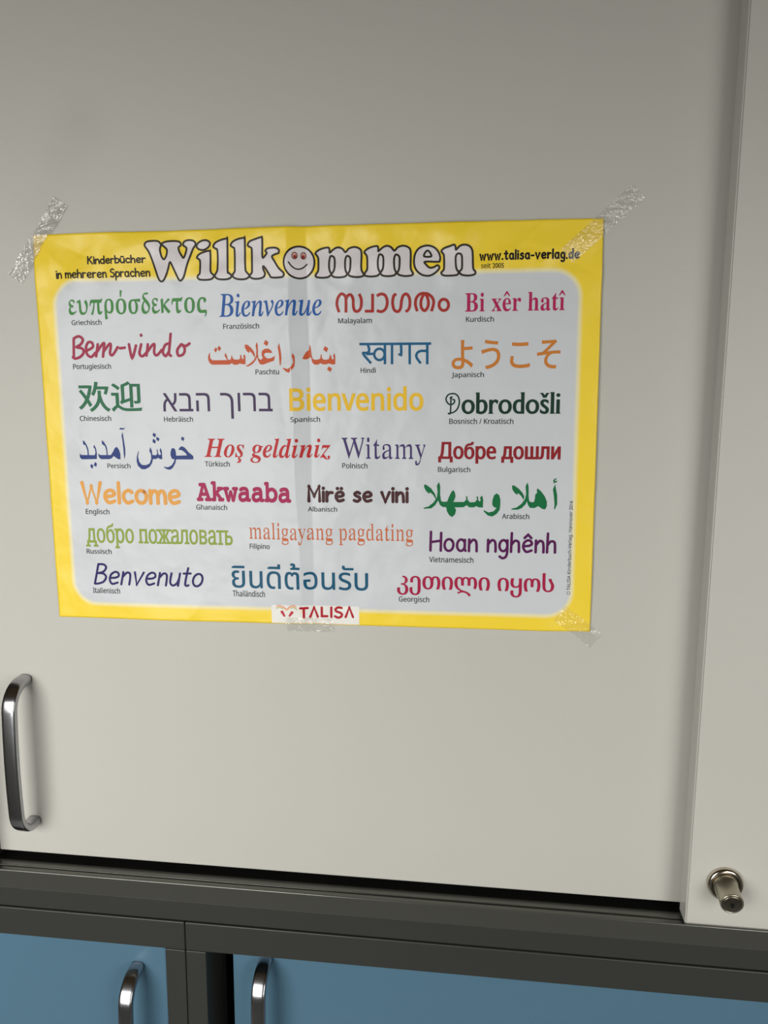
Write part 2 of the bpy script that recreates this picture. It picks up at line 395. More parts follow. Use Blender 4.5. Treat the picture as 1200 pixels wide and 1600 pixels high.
# ------------------------------------------------------------------ lettering machinery (all in poster millimetres)
def area2(p): return sum(p[i][0]*p[(i+1) % len(p)][1]-p[(i+1) % len(p)][0]*p[i][1] for i in range(len(p)))/2
def outlines(s):
    """closed contours of a text in Blender's own typeface (em units)"""
    cu = bpy.data.curves.new('glyphs', 'FONT'); cu.body = s
    ob = bpy.data.objects.new('glyphs', cu); COL.objects.link(ob)
    c2 = ob.to_curve(bpy.context.evaluated_depsgraph_get(), apply_modifiers=False)
    out = []
    for sp in c2.splines:
        pts = []
        bp = sp.bezier_points
        if sp.type == 'BEZIER':
            n = len(bp)
            for i in range(n):
                a, b = bp[i], bp[(i+1) % n]
                p0, p1, p2, p3 = a.co, a.handle_right, b.handle_left, b.co
                straight = abs((p1-p0).cross(p3-p0).z) < 1e-5 and abs((p2-p0).cross(p3-p0).z) < 1e-5
                k = 1 if straight else 6
                for q in range(k):
                    t = q/k; w = 1-t
                    c = p0*w**3+p1*3*w*w*t+p2*3*w*t*t+p3*t**3
                    if not pts or (abs(pts[-1][0]-c.x)+abs(pts[-1][1]-c.y)) > 1e-4: pts.append((c.x, c.y))
        else:
            pts = [(p.co.x, p.co.y) for p in sp.points]
        if len(pts) > 2 and (abs(pts[0][0]-pts[-1][0])+abs(pts[0][1]-pts[-1][1])) < 1e-4: pts.pop()
        if len(pts) > 2: out.append(pts)
    ob.to_curve_clear(); bpy.data.objects.remove(ob); bpy.data.curves.remove(cu)
    return out
def inside(p, c):
    r = False; n = len(c)
    for i in range(n):
        (x0, y0), (x1, y1) = c[i], c[(i+1) % n]
        if (y0 > p[1]) != (y1 > p[1]) and p[0] < (x1-x0)*(p[1]-y0)/(y1-y0)+x0: r = not r
    return r
def nest(cs):
    """[(outer, [holes])]: a contour lying wholly inside another one is its hole"""
    bb = [bbox([c]) for c in cs]; par = {}
    for i, c in enumerate(cs):
        for j, d in enumerate(cs):
            if i != j and bb[i][0] >= bb[j][0] and bb[i][2] <= bb[j][2] and bb[i][1] >= bb[j][1] and bb[i][3] <= bb[j][3] and area2(c)*area2(d) < 0 and all(inside(p, d) for p in c): par[i] = j
    return [(cs[i], [cs[k] for k in par if par[k] == i]) for i in range(len(cs)) if i not in par], set(par)
def offset(conts, dx, dy):
    if dx == 0 and dy == 0: return conts
    hol = nest(conts)[1]
    segs = [(c[q], c[(q+1) % len(c)]) for c in conts for q in range(len(c))] if dx < 0 else []
    def room(mx, my, nx, ny):
        # thickness of the stroke behind an edge: thin strokes are not thinned further
        best = 9.0
        for (x0, y0), (x1, y1) in segs:
            if max(x0, x1) < mx-.2 or min(x0, x1) > mx+.2: continue
            den = nx*(y1-y0)-ny*(x1-x0)
            if abs(den) < 1e-9: continue
            t = ((x0-mx)*(y1-y0)-(y0-my)*(x1-x0))/den; q = ((x0-mx)*ny-(y0-my)*nx)/den
            if t > 1e-4 and -1e-6 <= q <= 1+1e-6: best = min(best, t)
        return min(1.0, max(0.0, (best-.055)/.06))
    res = []
    for ci, c in enumerate(conts):
        sg = (1 if area2(c) > 0 else -1)*(-1 if ci in hol else 1)
        n = len(c); o = []
        nr = []
        for i in range(n):
            x0, y0 = c[i]; x1, y1 = c[(i+1) % n]; l = math.hypot(x1-x0, y1-y0) or 1e-9
            nr.append((sg*(y1-y0)/l, -sg*(x1-x0)/l))
        rm = [room((c[q][0]+c[(q+1) % n][0])/2, (c[q][1]+c[(q+1) % n][1])/2, -nr[q][0], -nr[q][1]) for q in range(n)] if dx < 0 else [1.0]*n
        for i in range(n):
            a, b = nr[i-1], nr[i]
            oa = dx*rm[i-1]*a[0]**2+dy*a[1]**2; ob_ = dx*rm[i]*b[0]**2+dy*b[1]**2
            det = a[0]*b[1]-a[1]*b[0]
            if a[0]*b[0]+a[1]*b[1] > .9 or abs(det) < .12:
                mx, my = a[0]+b[0], a[1]+b[1]; l = math.hypot(mx, my) or 1e-9; d = (oa+ob_)/2; ex, ey = mx/l*d, my/l*d
            else:
                ex, ey = (oa*b[1]-ob_*a[1])/det, (ob_*a[0]-oa*b[0])/det
            l = math.hypot(ex, ey); lim = 2.2*max(abs(dx), abs(dy))
            if l > lim: ex, ey = ex*lim/l, ey*lim/l
            o.append((c[i][0]+ex, c[i][1]+ey))
        res.append(o)
    return res
def bbox(cs):
    xs = [p[0] for c in cs for p in c]; ys = [p[1] for c in cs for p in c]
    return min(xs), min(ys), max(xs), max(ys)
def serifs(conts, t, s, both_top, bracket=.6):
    """small feet on every flat stem end"""
    out = []
    for c in conts:
        x0, y0, x1, y1 = bbox([c])
        if x1-x0 < .16 and y1-y0 < .16: continue               # a dot
        big = area2(c); n = len(c)
        for i in range(n):
            a, b = c[i], c[(i+1) % n]
            if abs(a[1]-b[1]) > .012: continue
            w = abs(a[0]-b[0])
            if w < .025 or w > .17: continue
            y = (a[1]+b[1])/2; lo, hi = min(a[0], b[0]), max(a[0], b[0])
            # is the body of the stem above or below this edge
            pa, pb = c[i-1], c[(i+2) % n]
            up_ = (pa[1]-y) > .05 and (pb[1]-y) > .05; dn = (pa[1]-y) < -.05 and (pb[1]-y) < -.05
            if up_ and (abs(y) < .05 or y < -.15):
                out.append([(lo-s, y), (hi+s, y), (hi+s, y+t), (hi, y+t+s*bracket), (lo, y+t+s*bracket), (lo-s, y+t)])
            elif dn and y > .48:
                r = s if both_top(lo, hi, y) else 0.0
                if y > .45: out.append([(lo-s, y), (lo-s, y-t), (lo, y-t-s*bracket), (hi, y-t-s*bracket), (hi+r, y-t), (hi+r, y)] if r else [(lo-s, y-t*.6), (lo-s*.9, y-t*1.5), (lo, y-t*1.8), (hi, y-t*1.8), (hi, y)])
    return out
def round_dots(conts, grow=1.0):
    res = []
    for c in conts:
        x0, y0, x1, y1 = bbox([c])
        if x1-x0 < .17 and y1-y0 < .17 and y0 > .5:
            cx, cy, r = (x0+x1)/2, (y0+y1)/2, (x1-x0)/2*grow
            res.append([(cx+r*math.cos(k*math.pi/9), cy+r*math.sin(k*math.pi/9)) for k in range(18)])
        else: res.append(c)
    return res
def fit(layers, bx, shear=0.0):
    """layers: lists of contours; fit the joint bounding box to bx = u0,v0,u1,v1"""
    if shear: layers = [[[(x+shear*y, y) for x, y in c] for c in l] for l in layers]
    x0, y0, x1, y1 = bbox([c for l in layers for c in l])
    kx, ky = (bx[2]-bx[0])/(x1-x0), (bx[3]-bx[1])/(y1-y0)
    return [[[(bx[0]+(x-x0)*kx, bx[1]+(y-y0)*ky) for x, y in c] for c in l] for l in layers]
def fill(conts):
    """triangulated union of closed contours; a contour nested in another is a hole -> (verts, faces)"""
    pairs, hol = nest(conts)
    ori = []
    for o, hs in pairs:
        ori.append(o if area2(o) > 0 else o[::-1])
        ori += [h if area2(h) < 0 else h[::-1] for h in hs]
    # work on clusters of touching contours
    bb = [bbox([c]) for c in ori]; left = set(range(len(ori))); VS, FS = [], []
    while left:
        grp = [left.pop()]; k = 0
        while k < len(grp):
            a = bb[grp[k]]
            for q in list(left):
                b = bb[q]
                if a[0] <= b[2] and b[0] <= a[2] and a[1] <= b[3] and b[1] <= a[3]: left.discard(q); grp.append(q)
            k += 1
        cl = [ori[q] for q in grp]
        pts, eds = [], []
        for c in cl:
            n0 = len(pts); pts += [Vector(p) for p in c]; eds += [(n0+q, n0+(q+1) % len(c)) for q in range(len(c))]
        r = geometry.delaunay_2d_cdt(pts, eds, [], 0, 1e-6)
        segs = [(c[q][0], c[q][1], c[(q+1) % len(c)][0], c[(q+1) % len(c)][1]) for c in cl for q in range(len(c))]
        n0 = len(VS); VS += [(v.x, v.y) for v in r[0]]
        for f in r[2]:
            cx = sum(r[0][q].x for q in f)/len(f); cy = sum(r[0][q].y for q in f)/len(f); w = 0
            for x0, y0, x1, y1 in segs:
                if (y0 <= cy) != (y1 <= cy):
                    if x0+(cy-y0)/(y1-y0)*(x1-x0) > cx: w += 1 if y1 > y0 else -1
            if w > 0: FS.append(tuple(n0+q for q in f))
    return VS, FS
class Ink:
    """collects flat shapes in poster millimetres; build() drapes them on the paper"""
    def __init__(self, base=.16): self.bm = bmesh.new(); self.base = base; self.k = 0
    def faces(self, vs, fs, off=0.0):
        bv = [self.bm.verts.new((x, y, off)) for x, y in vs]
        for f in fs:
            try: self.bm.faces.new([bv[i] for i in f])
            except ValueError: pass
    def shape(self, conts, off=0.0):
        self.faces(*fill(conts), off)
    def disc(self, c, r, off=0.0, ry=None, n=20):
        ry = ry or r
        self.faces([(c[0]+r*math.cos(2*math.pi*i/n), c[1]+ry*math.sin(2*math.pi*i/n)) for i in range(n)], [tuple(range(n))], off)
    def stroke(self, pts, w, smooth=True, caps=True, closed=False):
        if smooth and len(pts) > 2: pts = catmull(pts, closed)
        n = len(pts)
        def nrm(i, j):
            dx, dy = pts[j][0]-pts[i][0], pts[j][1]-pts[i][1]; l = math.hypot(dx, dy) or 1e-9; return (-dy/l, dx/l)
        off = self.k*.004; self.k = (self.k+1) % 9
        L, R_, joints = [], [], []
        for i in range(n):
            if closed: a, b = nrm((i-1) % n, i), nrm(i, (i+1) % n)
            else: a = nrm(max(i-1, 0), max(i, 1)); b = nrm(min(i, n-2), min(i+1, n-1))
            mx, my = a[0]+b[0], a[1]+b[1]; l = math.hypot(mx, my) or 1e-9; mx, my = mx/l, my/l
            c = max(.55, mx*a[0]+my*a[1]); h = w/2/c
            if c < .93: joints.append(pts[i])
            L.append((pts[i][0]+mx*h, pts[i][1]+my*h)); R_.append((pts[i][0]-mx*h, pts[i][1]-my*h))
        vs = L+R_
        self.faces(vs, [(i, (i+1) % n, n+(i+1) % n, n+i) for i in range(n if closed else n-1)], off)
        if caps and not closed:
            for q in (pts[0], pts[-1]): self.disc(q, w/2, off+.002)
        for q in joints: self.disc(q, w/2, off+.002)
    def build(self, name, m, label=None, parent=None, step=2.8):
        bm = self.bm
        if not bm.verts: return None
        us = [v.co.x for v in bm.verts]; ws = [v.co.y for v in bm.verts]
        bmesh.ops.triangulate(bm, faces=bm.faces[:])
        for lo, hi, ax in ((min(us), max(us), 0), (min(ws), max(ws), 1)):
            k = math.floor(lo/step)+1
            while k*step < hi:
                co = (k*step, 0, 0) if ax == 0 else (0, k*step, 0)
                no = (1, 0, 0) if ax == 0 else (0, 1, 0)
                bmesh.ops.bisect_plane(bm, geom=bm.verts[:]+bm.edges[:]+bm.faces[:], dist=1e-5, plane_co=co, plane_no=no)
                k += 1
        for v in bm.verts: v.co = V3(v.co.x, v.co.y, self.base+v.co.z)
        for f in bm.faces:
            f.normal_update()
            if f.normal.y > 0: f.normal_flip()
            f.smooth = False
        me = bpy.data.meshes.new(name); bm.to_mesh(me); bm.free()
        o = link(name, me, m, parent or PO)
        if label: o['label'] = label
        return o
def catmull(p, closed=False, k=5):
    n = len(p); out = []
    if not closed and math.hypot(p[0][0]-p[-1][0], p[0][1]-p[-1][1]) < 1e-6 and n > 3:
        p = p[:-1]; n -= 1; r = catmull(p, True, k); return r+[r[0]]
    for i in range(n if closed else n-1):
        g = (lambda j: p[j % n]) if closed else (lambda j: p[min(max(j, 0), n-1)])
        a, b, c, d = g(i-1), g(i), g(i+1), g(i+2)
        for q in range(k):
            t = q/k
            out.append(tuple(.5*((2*b[z])+(-a[z]+c[z])*t+(2*a[z]-5*b[z]+4*c[z]-d[z])*t*t+(-a[z]+3*b[z]-3*c[z]+d[z])*t**3) for z in (0, 1)))
    if not closed: out.append(tuple(p[-1]))
    return out

# hand-lettered alphabet: strokes on a grid (x-height 5, ascender 8); 'S:' strokes stay angular
def _r(cx, cy, rx, ry): return [(cx+rx*math.cos(a*math.pi/7+.9), cy+ry*math.sin(a*math.pi/7+.9)) for a in range(14)]+[(cx+rx*math.cos(.9), cy+ry*math.sin(.9))]
HAND = {
 'W': (6.4, [('a', [(0, 8), (1.5, 0), (3.2, 6.6), (4.8, 0), (6.4, 8)])]),
 'H': (4.2, [('a', [(0, 8), (.05, 0)]), ('a', [(4.1, 7.6), (4.2, 0)]), ('a', [(0, 3.6), (4.1, 4.3)])]),
 'B': (4.0, [('a', [(.1, 8), (0, 0)]), ('s', [(.1, 8), (2.3, 7.9), (3.3, 6.6), (2.4, 4.9), (.2, 4.3)]), ('s', [(.2, 4.3), (2.6, 4.2), (3.9, 2.8), (3.2, .9), (1.4, .1), (0, 0)])]),
 'K': (3.8, [('a', [(0, 8), (0, 0)]), ('a', [(3.3, 7.8), (.1, 3.6)]), ('a', [(1, 4.7), (3.8, 0)])]),
 'M': (5.2, [('a', [(.2, 0), (.3, 8), (2.6, 2.6), (4.9, 8), (5.1, 0)])]),
 'S': (3.8, [('s', [(3.4, 7.2), (2.1, 8), (.5, 6.9), (.8, 5.1), (3, 3.8), (3.7, 1.9), (2.3, .1), (.2, .8)])]),
 'a': (3.4, [('s', _r(1.6, 2.5, 1.55, 2.45)), ('s', [(3.1, 4.8), (3.1, 1.2), (3.5, .1)])]),
 'b': (3.3, [('a', [(0, 8), (0, .1)]), ('s', [(0, 3.4), (1.5, 5), (3.2, 3.7), (3.1, 1.2), (1.5, 0), (0, .6)])]),
 'c': (3.2, [('s', [(3.1, 4.2), (2, 5), (.5, 4), (.2, 1.8), (1.5, .05), (3.2, .7)])]),
 'd': (3.4, [('s', _r(1.6, 2.4, 1.6, 2.4)), ('a', [(3.3, 8), (3.3, 0)])]),
 'e': (3.6, [('s', [(.4, 2.5), (2.4, 2.7), (3.4, 3.5), (2.9, 4.7), (1.7, 5), (.4, 3.9), (.2, 1.8), (1.4, .1), (3.4, .7)])]),
 'g': (3.3, [('s', _r(1.6, 2.6, 1.55, 2.35)), ('s', [(3.1, 4.9), (3.2, 0), (2.7, -2.2), (1.4, -2.8), (.3, -2.1)])]),
 'h': (3.2, [('a', [(0, 8), (0, 0)]), ('s', [(0, 2.9), (1.3, 4.7), (2.7, 4.3), (3.0, 2.4), (3.1, 0)])]),
 'i': (0.2, [('a', [(.1, 5), (.1, 0)]), ('d', [(.1, 7)])]),
 'k': (3, [('a', [(0, 8), (0, 0)]), ('a', [(2.6, 5), (.1, 2.4)]), ('a', [(1, 3.2), (3, 0)])]),
 'l': (0.2, [('a', [(.1, 8), (.1, 0)])]),
 'm': (5.2, [('a', [(0, 5), (.1, 0)]), ('s', [(.1, 3), (1.2, 4.8), (2.3, 4.4), (2.6, 2.6), (2.6, 0)]), ('s', [(2.6, 3), (3.7, 4.8), (4.7, 4.4), (5.1, 2.6), (5.2, 0)])]),
 'n': (3.1, [('a', [(0, 5), (.05, 0)]), ('s', [(.05, 3), (1.4, 4.8), (2.6, 4.4), (3, 2.6), (3.1, 0)])]),
 'o': (3.6, [('s', _r(1.8, 2.5, 1.75, 2.5))]),
 'p': (3.3, [('a', [(0, 5), (0, -3)]), ('s', [(0, 3.4), (1.5, 5), (3.2, 3.7), (3.1, 1.2), (1.5, 0), (0, .8)])]),
 'r': (2.5, [('a', [(0, 5), (0, 0)]), ('s', [(0, 2.9), (1.1, 4.6), (2.5, 4.6)])]),
 's': (2.8, [('s', [(2.6, 4.4), (1.5, 5), (.4, 4.1), (1, 3), (2.3, 2.3), (2.7, 1.1), (1.5, 0), (.1, .5)])]),
 't': (2.6, [('s', [(1.3, 7.2), (1.2, 1.4), (1.7, .1), (2.6, .3)]), ('a', [(0, 5), (2.6, 5.1)])]),
 'u': (3.3, [('s', [(0, 5), (.1, 1.4), (1.3, .05), (2.7, 1), (3.2, 3)]), ('a', [(3.2, 5), (3.3, 0)])]),
 'v': (3.4, [('a', [(0, 5), (1.6, 0), (3.4, 5)])]),
 'w': (4.8, [('a', [(0, 5), (1.2, 0), (2.4, 4), (3.6, 0), (4.8, 5)])]),
 '-': (2, [('a', [(0, 2.8), (2, 2.8)])]), '.': (.2, [('d', [(.1, .1)])]), ' ': (1.6, []),
}
def hand_glyph(ch):
    if ch == 'ü': w, st = HAND['u']; return w, st+[('d', [(.9, 6.8)]), ('d', [(2.4, 6.8)])]
    if ch == 'ë': w, st = HAND['e']; return w, st+[('d', [(.8, 6.9)]), ('d', [(2.6, 6.9)])]
    if ch == 'ê': w, st = HAND['e']; return w, st+[('a', [(.5, 6.0), (1.8, 7.4), (3.1, 6.0)])]
    return HAND[ch]
def hand_word(inkobj, text, bx, w, gap=1.25, shear=0.0, heavy=None, dot=1.25):
    x = 0; strokes = []
    for ch in text:
        gw, st = hand_glyph(ch)
        for kind, p in st: strokes.append((kind, [(x+a+shear*b, b) for a, b in p]))
        x += gw+gap
    h = w/2
    x0, y0, x1, y1 = bbox([p for _, p in strokes])
    b = (bx[0]+h, bx[1]+h, bx[2]-h, bx[3]-h)
    kx, ky = (b[2]-b[0])/(x1-x0), (b[3]-b[1])/(y1-y0)
    for kind, p in strokes:
        q = [(b[0]+(a-x0)*kx, b[1]+(c-y0)*ky) for a, c in p]
        if kind == 'd': inkobj.disc(q[0], w/2*dot, .03)
        else: inkobj.stroke(q, w, smooth=(kind == 's'))

# alphabet (None = plain), stem change, hairline change, slab thickness, slab length, shear
STY = {
 'greek': ('GREEK', .004, .008, 0, 0, 0), 'chancery': ('SERIF_ITALIC', .010, .004, 0, 0, -.10), 'oldstyle': ('SERIF_BOLD', -.006, .003, 0, 0, 0),
 'cjk': (None, .014, .010, 0, 0, 0), 'cjkb': (None, .016, .012, 0, 0, 0), 'sans': (None, 0, 0, 0, 0, 0), 'roundbold': ('SANS', .024, .020, 0, 0, 0),
 'italbold': ('SERIF_BOLD_ITALIC', -.004, .002, 0, 0, 0), 'lightserif': ('SERIF_BOLD', -.030, .002, 0, 0, 0), 'sansbold': (None, .036, .016, 0, 0, 0),
 'slab': ('MONO', .034, .030, 0, 0, 0), 'slabc': (None, .018, .006, .07, .085, 0), 'didone': ('SERIF_BOLD', -.030, .001, 0, 0, 0),
 'thai': (None, .006, .004, 0, 0, 0), 'geo': (None, .024, -.004, 0, 0, 0), 'nouveau': (None, .024, .002, .024, .03, 0),
}
ALPHA = {'SERIF_BOLD': 0x1D400, 'SERIF_ITALIC': 0x1D434, 'SERIF_BOLD_ITALIC': 0x1D468, 'SANS': 0x1D5A0, 'MONO': 0x1D670}
DECOMP = {'ä': ('a', 'uml'), 'ö': ('o', 'uml'), 'ü': ('u', 'uml'), 'ê': ('e', 'circ'), 'î': ('i', 'circ'), 'ş': ('s', 'ced'), 'ό': ('ο', 'acute')}
def styled(text, alpha):
    """contours of text set in one of the mathematical alphabets, with accents added"""
    if alpha is None: return outlines(text)
    def m(ch):
        if alpha == 'GREEK': return chr(0x1D6C2+ord(ch)-0x3B1) if 'α' <= ch <= 'ω' else ch
        if ch == 'h' and alpha == 'SERIF_ITALIC': return '\u210e'
        if 'A' <= ch <= 'Z': return chr(ALPHA[alpha]+ord(ch)-65)
        if 'a' <= ch <= 'z': return chr(ALPHA[alpha]+26+ord(ch)-97)
        return ch
    base = ''.join(m(DECOMP.get(c, (c,))[0]) for c in text)
    cs = outlines(base); extra = []; drop = set()
    for k, ch in enumerate(text):
        if ch not in DECOMP: continue
        n0, n1 = len(outlines(base[:k])), len(outlines(base[:k+1]))
        x0, y0, x1, y1 = bbox(cs[n0:n1]); kind = DECOMP[ch][1]
        sg = 1 if area2(max(cs[n0:n1], key=lambda c: abs(area2(c)))) > 0 else -1
        if ch == 'î':
            for q in range(n0, n1):
                if bbox([cs[q]])[1] > .5: drop.add(q)
            y1 = .47
        xc = (x0+x1)/2
        if kind == 'uml':
            for d in (-.12, .12): extra.append([(xc+d+.055*math.cos(a*math.pi/6), y1+.15+.055*math.sin(a*math.pi/6)) for a in range(12)])
        elif kind == 'circ': extra.append([(xc-.15, y1+.07), (xc-.10, y1+.07), (xc, y1+.17), (xc+.10, y1+.07), (xc+.15, y1+.07), (xc+.03, y1+.25), (xc-.03, y1+.25)])
        elif kind == 'acute': extra.append([(xc-.02, y1+.07), (xc+.03, y1+.07), (xc+.10, y1+.27), (xc+.0, y1+.27)])
        elif kind == 'ced': extra.append([(xc-.05, .01), (xc+.0, .01), (xc-.01, -.05), (xc+.07, -.09), (xc+.03, -.19), (xc-.10, -.22), (xc-.12, -.18), (xc-.02, -.13), (xc-.08, -.08)])
        for q, e in enumerate(extra):
            if area2(e)*sg < 0: extra[q] = e[::-1]
    return [c for q, c in enumerate(cs) if q not in drop]+extra
def font_word(inkobj, text, style, bx):
    al, dx, dy, t, sl, sh = STY[style]
    cs = styled(text, al); ser = []
    if t: cs = round_dots(cs, 1.05)
    cs = offset(cs, dx, dy)
    if t: ser = serifs(cs, t, sl, lambda lo, hi, y: style == 'slabc', .15 if t > .05 else .6)
    lay = fit([cs]+[[q] for q in ser], bx, sh)
    inkobj.shape(lay[0])
    for i, l in enumerate(lay[1:]): inkobj.shape(l, .026+.004*(i % 3))

WORDS = [["Greek","ευπρόσδεκτος","greek",[66,138,66],[-184.63,85.36,-76.29,106.63]],["French","Bienvenue","chancery",[30,88,165],[-66.94,85.67,10.61,102.46]],["Kurdish","Bi xêr hatî","oldstyle",[178,32,88],[114.9,86.53,185.34,100.55]],["Japanese","ようこそ","cjk",[203,125,50],[105.48,46.05,182.74,66.96]],["Chinese","欢迎","cjkb",[30,108,72],[-181.67,15.99,-130.42,39.31]],["Hebrew","אבה ךורב","sans",[62,42,84],[-113.91,10.73,-27.57,30.15]],["Spanish","Bienvenido","roundbold",[238,192,45],[-14.14,16.31,84.99,34.27]],["Turkish","Hoş geldiniz","italbold",[192,36,42],[-82.9,-22.87,15.43,-3.78]],["Polish","Witamy","lightserif",[68,48,106],[23.49,-23.94,86.92,-3.2]],["Bulgarian","Добр𝖾 дошли","sansbold",[142,22,34],[95.95,-22.46,184.86,-6.38]],["Ghanaian","Akwaaba","slab",[168,28,84],[-90.42,-53.04,-14.91,-36.91]],["Russian","добро пожаловать","slabc",[143,165,66],[-183.09,-91.08,-62.76,-71.22]],["Filipino","maligayang pagdating","didone",[205,108,64],[-49.45,-85.36,77.28,-68.32]],["Thai","ยินดีต้อนรับ","thai",[8,84,116],[-64.74,-120.76,42.72,-99.66]],["Georgian","კეთილი იყოს","geo",[168,22,68],[64.93,-123.42,182.7,-104.02]],["English","Welcome","hand",[232,165,78],[-184.72,-56.16,-103.36,-37.51]],["Albanian","Mirë se vini","handbold",[70,32,34],[-3.13,-52.64,73.95,-39.05]],["Vietnamese","Hoan nghênh","hand2",[86,10,80],[89.41,-94.11,183.57,-73.02]],["Italian","Benvenuto","handital",[34,28,96],[-178.94,-121.17,-87.59,-103.39]],["Croatian","Dobrodošli","nouveau",[8,50,36],[101.0,13.8,183.92,29.55]]]
CAPTIONS = [["Griechisch",[-182.9,81.75,-159.22,85.28]],["Französisch",[-64.16,77.22,-36.47,80.87]],["Malayalam",[22.78,79.96,47.46,83.55]],["Kurdisch",[115.66,79.68,135.35,83.2]],["Portugiesisch",[-184.12,48.82,-153.85,52.56]],["Paschtu",[-40.18,43.7,-21.8,47.3]],["Hindi",[38.82,44.22,49.99,47.76]],["Japanisch",[105.58,40.57,128.78,43.98]],["Chinesisch",[-181.38,9.24,-156.29,12.95]],["Hebräisch",[-113.66,8.59,-90.82,12.26]],["Spanisch",[-13.58,8.47,7.71,12.11]],["Bosnisch / Kroatisch",[104.04,6.78,150.44,10.53]],["Persisch",[-161.3,-27.4,-142.85,-23.88]],["Türkisch",[-82.7,-25.54,-63.08,-21.78]],["Polnisch",[24.04,-26.34,43.07,-22.51]],["Bulgarisch",[95.91,-28.73,119.57,-25.0]],["Englisch",[-181.36,-63.77,-161.97,-59.87]],["Ghanaisch",[-91.03,-59.09,-66.38,-55.36]],["Albanisch",[-2.78,-59.41,19.58,-55.94]],["Arabisch",[143.42,-63.24,163.3,-59.52]],["Russisch",[-182.97,-95.69,-162.25,-91.93]],["Filipino",[-49.21,-89.06,-33.5,-85.26]],["Vietnamesisch",[89.43,-97.08,122.57,-93.01]],["Italienisch",[-179.93,-127.9,-157.24,-123.66]],["Thailändisch",[-64.32,-127.47,-38.47,-122.96]],["Georgisch",[66.35,-128.37,89.48,-124.47]]]
EXTRA = [["Kinderbücher","hand3",[-167.04,125.8,-121.33,132.05]],["in mehreren Sprachen","hand3",[-192.79,113.6,-118.17,122.66]],["www.talisa-verlag.de","hand4",[124.6,119.54,194.42,128.9]],["seit 2005","cap",[126.04,116.51,141.84,119.85]]]
VERT = [193.47,-120.12,194.51,-49.44]
